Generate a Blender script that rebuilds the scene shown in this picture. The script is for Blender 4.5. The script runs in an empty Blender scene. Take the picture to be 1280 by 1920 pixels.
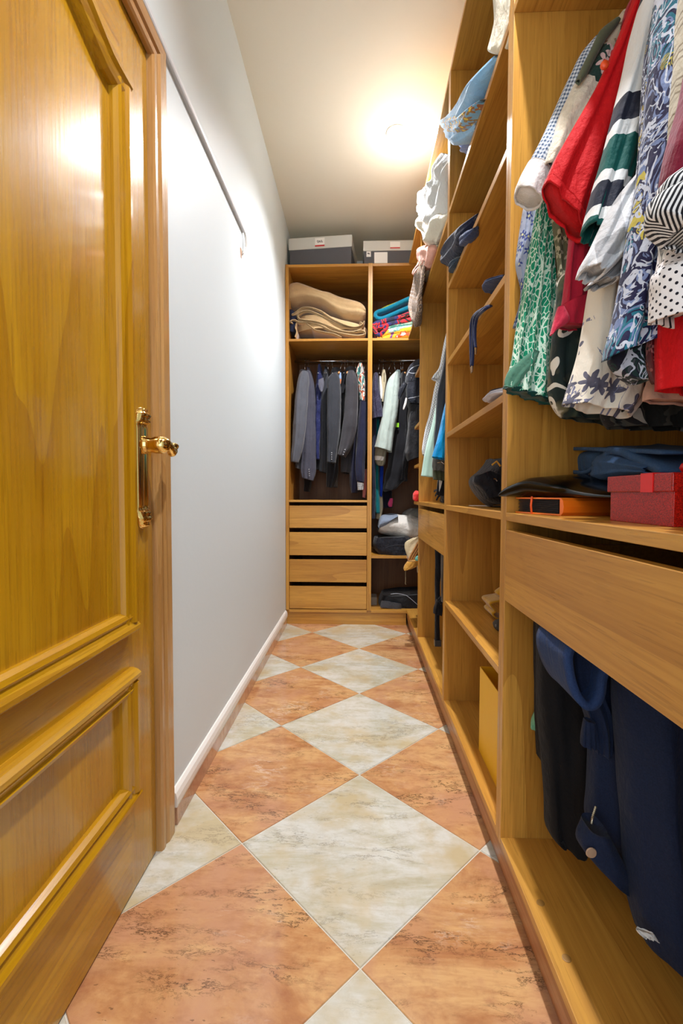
import bpy, bmesh, math, random
from mathutils import Vector, Matrix, noise
R = math.radians
C = bpy.context.scene.collection
scene = bpy.context.scene

# ------------------------------------------------------------------ camera
FPX, YAW, PITCH, ROLL, EYE = 866.9, 0.03677, 0.03878, 0.00277, 0.9
cy, sy, cp, sp = math.cos(YAW), math.sin(YAW), math.cos(PITCH), math.sin(PITCH)
FW = Vector((-sy * cp, cy * cp, -sp))
_r0 = Vector((cy, sy, 0)); _u0 = _r0.cross(FW)
RT = _r0 * math.cos(ROLL) + _u0 * math.sin(ROLL)
UP = RT.cross(FW)
cam_d = bpy.data.cameras.new('camera'); cam = bpy.data.objects.new('camera', cam_d); C.objects.link(cam)
cam_d.sensor_fit = 'VERTICAL'; cam_d.sensor_height = 36; cam_d.lens = FPX / 1920 * 36
cam_d.clip_start = 0.02
M3 = Matrix((RT, UP, -FW)).transposed()
cam.matrix_world = Matrix.Translation((0, 0, EYE)) @ M3.to_4x4()
scene.camera = cam

# ------------------------------------------------------------------ light and exposure
w = bpy.data.worlds.new('world'); scene.world = w; w.use_nodes = True
w.node_tree.nodes['Background'].inputs[0].default_value = (0.80, 0.90, 1.0, 1)   # daylit next room behind the photographer
w.node_tree.nodes['Background'].inputs[1].default_value = 0.30
scene.view_settings.view_transform = 'Standard'; scene.view_settings.look = 'None'
scene.view_settings.gamma = 1; scene.view_settings.exposure = 1.22
scene.view_settings.use_curve_mapping = False
scene.cycles.max_bounces = 14; scene.cycles.diffuse_bounces = 10
def area(name, loc, rot, sx, sy_, power, col):
    l = bpy.data.lights.new(name, 'AREA'); l.shape = 'RECTANGLE'; l.size = sx; l.size_y = sy_
    l.energy = power; l.color = col
    o = bpy.data.objects.new(name, l); C.objects.link(o); o.location = loc; o.rotation_euler = rot
    return o
area('doorway_daylight', (-0.05, -0.95, 1.35), (R(90), 0, 0), 0.9, 2.0, 7, (0.84, 0.92, 1.0))
LAMPS = [(0.185, 2.44, 85.0), (0.215, 0.62, 55.0)]        # two recessed downlights, x, y, watts
LAMP_COL = (0.97, 0.965, 1.0)
CEIL = 2.745

# ------------------------------------------------------------------ pixel of the photograph -> point at a depth
def ray(px, py): return RT * (px - 640) / FPX + UP * (960 - py) / FPX + FW
def atY(px, py, Y): d = ray(px, py); return Vector((0, 0, EYE)) + d * (Y / d.y)
def atX(px, py, X): d = ray(px, py); return Vector((0, 0, EYE)) + d * (X / d.x)

# ------------------------------------------------------------------ object helpers
def thing(name, label, cat, loc=(0, 0, 0), group=None, kind=None):
    o = bpy.data.objects.new(name, None); C.objects.link(o); o.location = loc
    o.empty_display_size = .05
    if label: o['label'] = label
    if cat: o['category'] = cat
    if group: o['group'] = group
    if kind: o['kind'] = kind
    return o
def tag(o, label, cat, group=None):
    o['label'] = label; o['category'] = cat
    if group: o['group'] = group
    return o
def wloc(o):
    v = Vector((0, 0, 0))
    while o: v += o.location; o = o.parent
    return v
class MB:
    def __init__(s): s.v = []; s.f = []; s.uv = []; s.mi = []
    def add(s, vs, fs, uvs=None, mi=0):
        b = len(s.v); s.v += [tuple(v) for v in vs]; s.f += [tuple(i + b for i in f) for f in fs]
        s.uv += list(uvs) if uvs else [(0, 0)] * len(vs); s.mi += [mi] * len(fs)
        return s
    def box(s, a, b, bev=0, mi=0):
        bm = bmesh.new(); bmesh.ops.create_cube(bm, size=1)
        a, b = Vector(a), Vector(b)
        for v in bm.verts: v.co = Vector([(a[i] + b[i]) / 2 + v.co[i] * abs(b[i] - a[i]) for i in range(3)])
        if bev: bmesh.ops.bevel(bm, geom=bm.edges[:], offset=bev, segments=2, affect='EDGES', profile=.5)
        s.frombm(bm, mi); return s
    def frombm(s, bm, mi=0):
        bm.verts.index_update(); bm.normal_update()
        s.add([v.co.copy() for v in bm.verts], [[v.index for v in f.verts] for f in bm.faces], None, mi); bm.free(); return s
    def tube(s, pts, r, n=8, mi=0, cap=True):
        pts = [Vector(p) for p in pts]; rs = r if isinstance(r, (list, tuple)) else [r] * len(pts)
        vs, fs = [], []; N = len(pts); up = Vector((.13, .31, .94))
        for i, p in enumerate(pts):
            t = (pts[min(i + 1, N - 1)] - pts[max(i - 1, 0)]).normalized()
            a = t.cross(up)
            if a.length < .05: a = t.cross(Vector((1, 0, 0)))
            a.normalize(); b = a.cross(t)
            for k in range(n):
                an = 2 * math.pi * k / n; vs.append(p + (a * math.cos(an) + b * math.sin(an)) * rs[i])
        for i in range(N - 1):
            for k in range(n):
                k2 = (k + 1) % n; fs.append((i * n + k, i * n + k2, (i + 1) * n + k2, (i + 1) * n + k))
        if cap: fs += [tuple(range(n))[::-1], tuple((N - 1) * n + k for k in range(n))]
        s.add(vs, fs, None, mi); return s
    def lathe(s, prof, c, axis='z', n=24, mi=0):
        vs, fs = [], []
        for (r, h) in prof:
            for k in range(n):
                a = 2 * math.pi * k / n; p = (r * math.cos(a), r * math.sin(a), h)
                if axis == 'x': p = (h, p[0], p[1])
                if axis == 'y': p = (p[0], h, p[1])
                vs.append(Vector(c) + Vector(p))
        m = len(prof)
        for i in range(m - 1):
            for k in range(n):
                k2 = (k + 1) % n; fs.append((i * n + k, i * n + k2, (i + 1) * n + k2, (i + 1) * n + k))
        fs += [tuple(range(n))[::-1], tuple((m - 1) * n + k for k in range(n))]
        s.add(vs, fs, None, mi); return s
    def prism(s, poly, axis, a, b, mi=0):
        """poly in the two other axes (cyclic order y,z / x,z / x,y), extruded a..b along axis"""
        n = len(poly)
        def P(p, h): return {'x': (h, p[0], p[1]), 'y': (p[0], h, p[1]), 'z': (p[0], p[1], h)}[axis]
        vs = [P(p, a) for p in poly] + [P(p, b) for p in poly]
        fs = [tuple(range(n))[::-1], tuple(range(n, 2 * n))] + [(i, (i + 1) % n, n + (i + 1) % n, n + i) for i in range(n)]
        s.add(vs, fs, None, mi); return s
    def build(s, name, mat, parent=None, label=None, smooth=False, fixn=True, kind=None):
        me = bpy.data.meshes.new(name)
        off = wloc(parent) if parent else Vector((0, 0, 0))
        me.from_pydata([Vector(v) - off for v in s.v], [], s.f)
        mats = mat if isinstance(mat, (list, tuple)) else [mat]
        for m in mats: me.materials.append(m)
        uvl = me.uv_layers.new(name='UVMap')
        lv = [l.vertex_index for l in me.loops]
        uvl.data.foreach_set('uv', [c for i in lv for c in s.uv[i]])
        me.polygons.foreach_set('material_index', s.mi)
        if fixn:
            bm = bmesh.new(); bm.from_mesh(me); bmesh.ops.recalc_face_normals(bm, faces=bm.faces[:]); bm.to_mesh(me); bm.free()
        me.polygons.foreach_set('use_smooth', [smooth] * len(me.polygons))
        me.update()
        o = bpy.data.objects.new(name, me); C.objects.link(o)
        if parent: o.parent = parent
        if label: o['label'] = label
        if kind: o['kind'] = kind
        return o
def box(name, a, b, mat, parent=None, bev=.0012, **k): return MB().box(a, b, bev).build(name, mat, parent, **k)

def cr(pts, n):
    """Catmull-Rom resample of a list of vectors / floats"""
    out = []; m = len(pts)
    for i in range(n):
        t = i / (n - 1) * (m - 1); k = min(int(t), m - 2); f = t - k
        p0, p1, p2, p3 = pts[max(k - 1, 0)], pts[k], pts[k + 1], pts[min(k + 2, m - 1)]
        out.append(.5 * ((2 * p1) + (p2 - p0) * f + (2 * p0 - 5 * p1 + 4 * p2 - p3) * f * f + (3 * p1 - p0 - 3 * p2 + p3) * f * f * f))
    return out

def loft(rows, Y, th, N=44, M=40, fold=(.004, 3), wr=.003, p=.6, seed=0, hem=True, ax='Y', uvs=1.0, uc=True):
    """A flattened, folded tube of cloth. rows: (left, right) pixel pairs of the photograph from top to bottom, placed at
    their own depth Y (a number or one per row); th: its thickness front to back, a number or one per row."""
    n = len(rows)
    Ys = Y if isinstance(Y, (list, tuple)) else [Y] * n
    ths = th if isinstance(th, (list, tuple)) else [th] * n
    f_at = atY if ax == 'Y' else atX
    Ls = [f_at(*r_[0], y) for r_, y in zip(rows, Ys)]; Rs = [f_at(*r_[1], y) for r_, y in zip(rows, Ys)]
    return loftw(Ls, Rs, ths, N, M, fold, wr, p, seed, hem, ax, uvs, uc)
def loftw(Ls, Rs, ths, N=44, M=40, fold=(.004, 3), wr=.003, p=.6, seed=0, hem=True, ax='Y', uvs=1.0, uc=True):
    Ls, Rs, ths = cr(Ls, N), cr(Rs, N), cr(ths, N)
    rnd = random.Random(seed); ph = rnd.random() * 6.28; dr = rnd.uniform(-.25, .25); ph2 = rnd.random() * 6.28
    sd = seed * 7.31 + 1.7
    nv = Vector((0, 1, 0)) if ax == 'Y' else Vector((1, 0, 0))
    mb = MB(); vs, uv, fs = [], [], []; vlen = 0; prev = None
    def loop(i, shrink, dth, s):
        L, Rr, T = Ls[i], Rs[i], ths[i]
        res = []
        for k in range(M):
            a = 2 * math.pi * k / M
            t = .5 - .5 * math.cos(a); sa = math.sin(a)
            t2 = .5 + (t - .5) * shrink
            y = -(T / 2 * dth) * math.copysign(abs(sa) ** p, sa) if abs(sa) > 1e-6 else 0
            pos = L + (Rr - L) * t2
            fo = fold[0] * (.35 + .65 * s) * (math.sin(6.283 * (fold[1] * (t + dr * s)) + ph) + .5 * math.sin(6.283 * (fold[1] * 2.3 * (t - dr * s)) + ph2))
            q = Vector((pos.x * 9 + sd, pos.z * 7 + (.6 if sa > 0 else -.6), sd + pos.y * 3))
            nz = noise.noise(q) + .5 * noise.noise(q * 2.7)
            nx = noise.noise(q * 1.3 + Vector((5.1, 2.2, 0)))
            pos = pos + nv * (y + fo + wr * nz * 1.6) + (Rr - L).normalized() * wr * nx
            pos.z += wr * .8 * noise.noise(q * 1.1 + Vector((0, 9.1, 3.3)))
            res.append([pos, 0])
        acc = 0; half = [0]
        for k in range(1, M // 2 + 1): acc += (res[k][0] - res[k - 1][0]).length; half.append(acc)
        for k in range(M): res[k][1] = half[k if k <= M // 2 else M - k] - (acc / 2 if uc else 0)
        return res
    for i in range(N):
        mid = (Ls[i] + Rs[i]) / 2
        if prev is not None: vlen += (mid - prev).length
        prev = mid
        for pos, u in loop(i, 1, 1, i / (N - 1)):
            vs.append(pos); uv.append((u * uvs, vlen * uvs))
    def skin(b0, b1):
        for k in range(M):
            k2 = (k + 1) % M; fs.append((b0 + k, b0 + k2, b1 + k2, b1 + k))
    for i in range(N - 1): skin(i * M, (i + 1) * M)
    fs.append(tuple(range(M)))
    if hem:
        wdt = max((Rs[-1] - Ls[-1]).length, 1e-4); sh = max(.6, 1 - .006 / wdt); dt = max(.25, 1 - .005 / max(ths[-1], 1e-4))
        back = max(2, int(N * .14))
        last = (N - 1) * M
        for i in (N - 1, N - 1 - back):
            b = len(vs)
            for pos, u in loop(i, sh, dt, i / (N - 1)): vs.append(pos); uv.append((u * uvs, vlen * uvs))
            skin(last, b); last = b
        fs.append(tuple(range(last, last + M))[::-1])
    else: fs.append(tuple(range((N - 1) * M, N * M))[::-1])
    mb.add(vs, fs, uv); return mb

def ribbon(path, depth, th, J=14, n=60, seed=0, wob=.006, dirv=(0, 1, 0), taper=0, mb=None, mi=0):
    """folded cloth: a centre line (world points in the front plane) thickened and run back along dirv"""
    pts = cr([Vector(p_) for p_ in path], n); dirv = Vector(dirv).normalized(); sd = seed * 3.7
    mb = mb or MB(); vs, uv, fs = [], [], []; W = 2 * n; ln = [0]
    for i in range(1, n): ln.append(ln[-1] + (pts[i] - pts[i - 1]).length)
    for j in range(J):
        d = depth * j / (J - 1)
        ring = []
        for side in (1, -1):
            idx = range(n) if side == 1 else range(n - 1, -1, -1)
            for i in idx:
                t = (pts[min(i + 1, n - 1)] - pts[max(i - 1, 0)]).normalized(); nn = t.cross(dirv).normalized()
                e = min(i, n - 1 - i); tt = th / 2 * (1 if e > 1 else (.75 if e == 1 else .35))
                c = pts[i]
                q = Vector((c.x * 8, c.z * 8 + c.y * 8, sd + d * 6))
                wv = Vector((noise.noise(q), 0, noise.noise(q + Vector((4, 7, 1))))) * wob * (.4 + 1.2 * j / J)
                k = 1 - taper * j / (J - 1)
                ring.append((c + nn * tt * side * k + dirv * (d + wob * noise.noise(q * .7 + Vector((9, 2, 2))) * 1.5) + wv, (ln[i], d)))
        for p_, u in ring: vs.append(p_); uv.append(u)
    for j in range(J - 1):
        for k in range(W):
            k2 = (k + 1) % W; fs.append((j * W + k, j * W + k2, (j + 1) * W + k2, (j + 1) * W + k))
    for i in range(n - 1):
        fs.append((i, W - 1 - i, W - 2 - i, i + 1))
        b = (J - 1) * W; fs.append((b + i, b + i + 1, b + W - 2 - i, b + W - 1 - i))
    mb.add(vs, fs, uv, mi); return mb

def blob(c, rad, e=.7, nz=.01, fr=9, seed=0, nu=40, nv=26, flat=None, rot=0, mb=None, e2=None):
    """a soft cushion-like lump: a superellipsoid with creases"""
    c = Vector(c); vs, uv, fs = [], [], []; e2 = e2 or e
    sg = lambda x, q: math.copysign(abs(x) ** q, x)
    for j in range(nv + 1):
        ph = -math.pi / 2 + math.pi * j / nv
        for i in range(nu):
            a = 2 * math.pi * i / nu
            d = Vector((sg(math.cos(ph), e2) * sg(math.cos(a), e), sg(math.cos(ph), e2) * sg(math.sin(a), e), sg(math.sin(ph), e2)))
            pos = Vector((d.x * rad[0], d.y * rad[1], d.z * rad[2]))
            q = pos * fr + Vector((seed * 5.3, seed * 1.9, seed))
            k = noise.noise(q) + .6 * (abs(noise.noise(q * 2.1)) * 2 - .6)
            pos += d.normalized() * nz * k
            if rot: pos = Matrix.Rotation(rot, 3, 'Y') @ pos
            pos += c
            if flat is not None and pos.z < flat: pos.z = flat + (pos.z - flat) * .03
            vs.append(pos); uv.append((a / 6.283 * rad[0] * 4, ph * rad[2] * 1.5))
    for j in range(nv):
        for i in range(nu):
            i2 = (i + 1) % nu; fs.append((j * nu + i, j * nu + i2, (j + 1) * nu + i2, (j + 1) * nu + i))
    mb = mb or MB(); mb.add(vs, fs, uv); return mb

# ------------------------------------------------------------------ material helpers
def srgb(r, g, b):
    f = lambda c: (c / 255 / 12.92) if c / 255 <= .04045 else ((c / 255 + .055) / 1.055) ** 2.4
    return (f(r), f(g), f(b), 1)
class NT:
    def __init__(s, name, rough=.6, spec=.5):
        s.m = bpy.data.materials.new(name); s.m.use_nodes = True; s.t = s.m.node_tree
        s.b = s.t.nodes['Principled BSDF']; s.b.inputs['Roughness'].default_value = rough
        s.b.inputs['Specular IOR Level'].default_value = spec
    def n(s, typ, **kw):
        nd = s.t.nodes.new(typ)
        for k, v in kw.items(): setattr(nd, k, v)
        return nd
    def lk(s, a, b): s.t.links.new(a, b)
    def put(s, inp, v):
        if isinstance(v, bpy.types.NodeSocket): s.lk(v, inp)
        else: inp.default_value = v
    def m_(s, op, a, b=None, c=None, clamp=False):
        nd = s.n('ShaderNodeMath', operation=op); nd.use_clamp = clamp; s.put(nd.inputs[0], a)
        if b is not None: s.put(nd.inputs[1], b)
        if c is not None: s.put(nd.inputs[2], c)
        return nd.outputs[0]
    def mix(s, f, a, b, bt='MIX'):
        nd = s.n('ShaderNodeMix', data_type='RGBA', blend_type=bt); s.put(nd.inputs[0], f)
        s.put(nd.inputs[6], a); s.put(nd.inputs[7], b); return nd.outputs[2]
    def uv(s, sc=(1, 1, 1), rot=0, loc=(0, 0, 0)):
        tc = s.n('ShaderNodeTexCoord'); mp = s.n('ShaderNodeMapping'); mp.inputs['Scale'].default_value = sc
        mp.inputs['Rotation'].default_value = (0, 0, rot); mp.inputs['Location'].default_value = loc
        s.lk(tc.outputs['UV'], mp.inputs[0]); return mp.outputs[0]
    def obj(s, sc=(1, 1, 1), rnd=0, rot=(0, 0, 0)):
        tc = s.n('ShaderNodeTexCoord'); mp = s.n('ShaderNodeMapping'); mp.inputs['Scale'].default_value = sc
        mp.inputs['Rotation'].default_value = rot
        src = tc.outputs['Object']
        if rnd:
            oi = s.n('ShaderNodeObjectInfo'); ad = s.n('ShaderNodeVectorMath', operation='MULTIPLY_ADD')
            cb = s.n('ShaderNodeCombineXYZ'); s.lk(oi.outputs['Random'], cb.inputs[0]); s.lk(oi.outputs['Random'], cb.inputs[1]); s.lk(oi.outputs['Random'], cb.inputs[2])
            s.lk(cb.outputs[0], ad.inputs[0]); ad.inputs[1].default_value = (rnd, rnd * .7, rnd * 1.3); s.lk(src, ad.inputs[2]); src = ad.outputs[0]
        s.lk(src, mp.inputs[0]); return mp.outputs[0]
    def noise(s, v, sc, det=3, ro=.55, dist=0, col=False):
        nd = s.n('ShaderNodeTexNoise'); s.lk(v, nd.inputs['Vector']); nd.inputs['Scale'].default_value = sc
        nd.inputs['Detail'].default_value = det; nd.inputs['Roughness'].default_value = ro; nd.inputs['Distortion'].default_value = dist
        return nd.outputs[1 if col else 0]
    def vor(s, v, sc, feat='F1', rnd=1.0, out=0):
        nd = s.n('ShaderNodeTexVoronoi', feature=feat); s.lk(v, nd.inputs['Vector']); nd.inputs['Scale'].default_value = sc
        nd.inputs['Randomness'].default_value = rnd; return nd.outputs[out] if isinstance(out, int) else nd.outputs[out]
    def ramp(s, f, stops, interp='LINEAR'):
        nd = s.n('ShaderNodeValToRGB'); e = nd.color_ramp; e.interpolation = interp
        while len(e.elements) < len(stops): e.elements.new(.5)
        for el, (pos, col) in zip(e.elements, stops): el.position = pos; el.color = col
        s.lk(f, nd.inputs[0]); return nd.outputs[0]
    def sep(s, v):
        nd = s.n('ShaderNodeSeparateXYZ'); s.lk(v, nd.inputs[0]); return nd.outputs
    def comb(s, x, y, z=0.0):
        nd = s.n('ShaderNodeCombineXYZ'); s.put(nd.inputs[0], x); s.put(nd.inputs[1], y); s.put(nd.inputs[2], z); return nd.outputs[0]
    def less(s, a, b): return s.m_('LESS_THAN', a, b)
    def warp(s, v, amt, sc):
        c = s.noise(v, sc, 2, .5, col=True)
        nd = s.n('ShaderNodeVectorMath', operation='MULTIPLY_ADD'); s.lk(c, nd.inputs[0]); nd.inputs[1].default_value = (amt,) * 3; s.lk(v, nd.inputs[2]); return nd.outputs[0]
    def flowers(s, v, sc, petals, rad, keep=1.0):
        """mask of petalled flowers, one per cell, and the mask of their centres"""
        nd = s.n('ShaderNodeTexVoronoi', feature='F1', voronoi_dimensions='2D'); s.lk(v, nd.inputs['Vector']); nd.inputs['Scale'].default_value = sc
        sv = s.n('ShaderNodeVectorMath', operation='SCALE'); s.lk(v, sv.inputs[0]); sv.inputs['Scale'].default_value = sc
        df = s.n('ShaderNodeVectorMath', operation='SUBTRACT'); s.lk(v, df.inputs[0]); s.lk(nd.outputs['Position'], df.inputs[1])
        x, y, _ = s.sep(df.outputs[0]); an = s.m_('ARCTAN2', y, x)
        d = nd.outputs['Distance']
        rr = s.m_('MULTIPLY_ADD', s.m_('COSINE', s.m_('MULTIPLY', an, petals)), rad * .3, rad * .7)
        ok = s.less(s.sep(nd.outputs['Color'])[0], keep)
        return s.m_('MULTIPLY', s.less(d, rr), ok), s.m_('MULTIPLY', s.less(d, rad * .28), ok), d
    def col(s, v): s.put(s.b.inputs['Base Color'], v)
    def bump(s, h, st=.3, dist=.002):
        nd = s.n('ShaderNodeBump'); nd.inputs['Strength'].default_value = st; nd.inputs['Distance'].default_value = dist
        s.lk(h, nd.inputs['Height']); s.lk(nd.outputs[0], s.b.inputs['Normal'])
    def cloth(s, sheen=.15, wr=.5, weave=True):
        v = s.obj(); h = s.noise(v, 18, 4, .6)
        h2 = s.noise(s.obj((1, 1, .35), 0, (0, R(15), 0)), 34, 3, .6, 1.2)
        h = s.m_('ADD', h, s.m_('MULTIPLY', h2, .6))
        if weave: h = s.m_('ADD', h, s.m_('MULTIPLY', s.noise(v, 700, 1), .05))
        s.bump(h, wr, .012)
        s.b.inputs['Sheen Weight'].default_value = sheen; s.b.inputs['Sheen Roughness'].default_value = .5
        return s.m
MATS = {}
def plain(name, c, rough=.6, metal=0, spec=.5, bump=None, coat=0):
    if name in MATS: return MATS[name]
    t = NT(name, rough, spec); t.col(c); t.b.inputs['Metallic'].default_value = metal; t.b.inputs['Coat Weight'].default_value = coat
    if bump: t.bump(t.noise(t.obj(), bump[0], 3), bump[1], .003)
    MATS[name] = t.m; return t.m
def fabric(name, c, c2=None, rough=.85, wr=.5, sheen=.15, var=.25, sc=60):
    if name in MATS: return MATS[name]
    t = NT(name, rough, .2); v = t.obj()
    c2 = c2 or tuple(x * (1 - var) for x in c[:3]) + (1,)
    t.col(t.mix(t.noise(v, sc, 4, .7), c2, c)); t.cloth(sheen, wr); MATS[name] = t.m; return t.m
# ------------------------------------------------------------------ wood, tile, wall materials
def oak(name, axis, base, dark, light, rough=.32, gloss=0, sc=1.0):
    t = NT(name, rough, .45)
    k = {'x': (.07, 1, 1), 'y': (1, .07, 1), 'z': (1, 1, .07)}[axis]; k2 = {'x': (.03, 1, 1), 'y': (1, .03, 1), 'z': (1, 1, .03)}[axis]
    v = t.obj(tuple(x * sc for x in k), 3.0); vf = t.obj(tuple(x * sc for x in k2), 3.0)
    big = t.noise(v, 5, 3, .5, 1.2)
    rings = t.m_('FRACT', t.m_('MULTIPLY', t.noise(v, 3.2, 2, .45, .6), 9))
    rings = t.m_('POWER', rings, 2.2)
    fine = t.noise(vf, 150, 3, .6)
    pore = t.m_('GREATER_THAN', t.noise(vf, 260, 2, .5), .62)
    c = t.mix(t.m_('MULTIPLY_ADD', big, 1.3, -.15, clamp=True), dark, light)
    c = t.mix(.45, c, base)
    c = t.mix(t.m_('MULTIPLY', rings, .46), c, dark)
    c = t.mix(t.m_('MULTIPLY', t.m_('SUBTRACT', fine, .36, clamp=True), 1.2), c, dark)
    c = t.mix(t.m_('MULTIPLY', pore, .25), c, tuple(x * .6 for x in dark[:3]) + (1,))
    t.col(c); t.bump(t.m_('ADD', fine, t.m_('MULTIPLY', pore, -.3)), .12 if gloss else .08, .001)
    t.lk(t.m_('MULTIPLY_ADD', fine, .15, rough - .07), t.b.inputs['Roughness'])
    if gloss: t.b.inputs['Coat Weight'].default_value = gloss; t.b.inputs['Coat Roughness'].default_value = .09
    return t.m
OB, OD, OL = srgb(212, 154, 62), srgb(146, 90, 26), srgb(228, 176, 86)
OAKX, OAKY, OAKZ = [oak('cabinet_oak_' + a, a, OB, OD, OL, .30) for a in 'xyz']
OAKP = oak('plinth_oak', 'y', srgb(166, 102, 46), srgb(126, 72, 28), srgb(182, 120, 60), .3)  # brown oak, its colour deepened further to carry the shadow side
DB, DD, DL = srgb(200, 148, 16), srgb(146, 92, 4), srgb(216, 170, 38)
DOORZ = oak('door_oak_vertical', 'z', DB, DD, DL, .26, .5)
DOORY = oak('door_oak_horizontal', 'y', DB, DD, DL, .26, .5)
TRZ = oak('trim_oak_vertical', 'z', srgb(200, 154, 92), srgb(156, 106, 52), srgb(216, 174, 114), .28, .5)
TRY = oak('trim_oak_horizontal', 'y', srgb(182, 130, 66), srgb(142, 92, 40), srgb(200, 152, 88), .3, .5)
BACKX = oak('cabinet_back_board', 'z', srgb(150, 96, 48), srgb(112, 68, 30), srgb(164, 112, 60), .5)

def wallpaint(name, c, rough=.5):
    t = NT(name, rough, .35); v = t.obj(); n1 = t.noise(v, 1.2, 2)
    t.col(t.mix(t.m_('MULTIPLY', n1, .25), c, tuple(x * .94 for x in c[:3]) + (1,)))
    t.bump(t.m_('ADD', t.noise(v, 45, 3), t.m_('MULTIPLY', t.noise(v, 6, 2), 1.5)), .10, .004); return t.m
WALL = wallpaint('wall_paint', srgb(216, 226, 228)); CEILM = wallpaint('ceiling_paint', srgb(228, 224, 208), .8)

def marble(name, base, c2, c3, vein, white, dark, tint):
    t = NT(name, .13, .5); v = t.obj((1, 1, 1), 17.0)
    vs = t.obj((.8, 2.4, 1), 17.0, (0, 0, R(14)))
    n1 = t.noise(vs, 3.2, 6, .66, .6); n2 = t.noise(v, 7, 7, .72, .4); n3 = t.noise(vs, 5.1, 3, .5); n4 = t.noise(v, 30, 5, .7)
    c = t.ramp(n1, [(.28, c3), (.44, base), (.56, c2), (.68, base), (.78, c3)])
    c = t.mix(t.m_('MULTIPLY', t.m_('SUBTRACT', n2, .44, clamp=True), 2.6, clamp=True), c, c2)
    c = t.mix(t.m_('MULTIPLY', t.m_('SUBTRACT', n4, .48, clamp=True), 1.6, clamp=True), c, c3)
    c = t.mix(t.m_('MULTIPLY', t.m_('SUBTRACT', t.noise(v, 5.2, 4, .6), .47, clamp=True), 5.5, clamp=True), c, tint)
    c = t.mix(t.m_('MULTIPLY', t.m_('SUBTRACT', t.noise(vs, 11, 5, .7), .5, clamp=True), 2.2, clamp=True), c, c3)
    wv = t.warp(vs, .05, 12)
    r1 = t.m_('ABSOLUTE', t.m_('SUBTRACT', t.noise(wv, 13, 7, .76, .3), .5))
    patch = t.m_('MULTIPLY', t.m_('SUBTRACT', t.noise(vs, 5.4, 3, .6), .50, clamp=True), 8, clamp=True)
    vn = t.m_('MULTIPLY', t.m_('SUBTRACT', 1, t.m_('MULTIPLY', r1, 44), clamp=True), patch)
    c = t.mix(t.m_('MULTIPLY', vn, dark), c, vein)
    r2 = t.m_('ABSOLUTE', t.m_('SUBTRACT', t.noise(t.warp(vs, .06, 8), 7, 6, .72, .3), .5))
    p2 = t.m_('MULTIPLY', t.m_('SUBTRACT', t.noise(v, 6.3, 3), .55, clamp=True), 6, clamp=True)
    c = t.mix(t.m_('MULTIPLY', t.m_('MULTIPLY', t.m_('SUBTRACT', 1, t.m_('MULTIPLY', r2, 34), clamp=True), p2), .55), c, white)
    sp = t.m_('GREATER_THAN', t.noise(vs, 70, 3), .70)
    c = t.mix(t.m_('MULTIPLY', t.m_('MULTIPLY', sp, t.m_('GREATER_THAN', n3, .5)), .5 * dark), c, vein)
    t.col(c); t.b.inputs['Coat Weight'].default_value = .3; t.b.inputs['Coat Roughness'].default_value = .05
    return t.m
T_RED = marble('terracotta_marble_tile', srgb(184, 130, 84), srgb(208, 164, 112), srgb(150, 92, 64), srgb(40, 26, 20), srgb(226, 208, 186), 1.0, srgb(190, 140, 104))
T_WHT = marble('grey_marble_tile', srgb(188, 183, 162), srgb(206, 205, 196), srgb(168, 156, 122), srgb(84, 74, 56), srgb(232, 232, 226), .6, srgb(190, 174, 138))
GROUT = plain('grout', srgb(206, 200, 184), .7)
SKIRT_T = marble('skirting_tile', srgb(196, 150, 118), srgb(210, 168, 136), srgb(176, 124, 94), srgb(110, 76, 56), srgb(226, 206, 186), .7, srgb(180, 128, 100))
WHITE_TRIM = plain('white_gloss_trim', srgb(236, 232, 224), .3)
STEEL = plain('chrome', srgb(214, 214, 216), .18, 1)
BRASS = plain('polished_brass', (0.83, 0.58, 0.20, 1), .14, 1)
BLACK = plain('gap_shade_black', srgb(20, 17, 15), .7)

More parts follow.
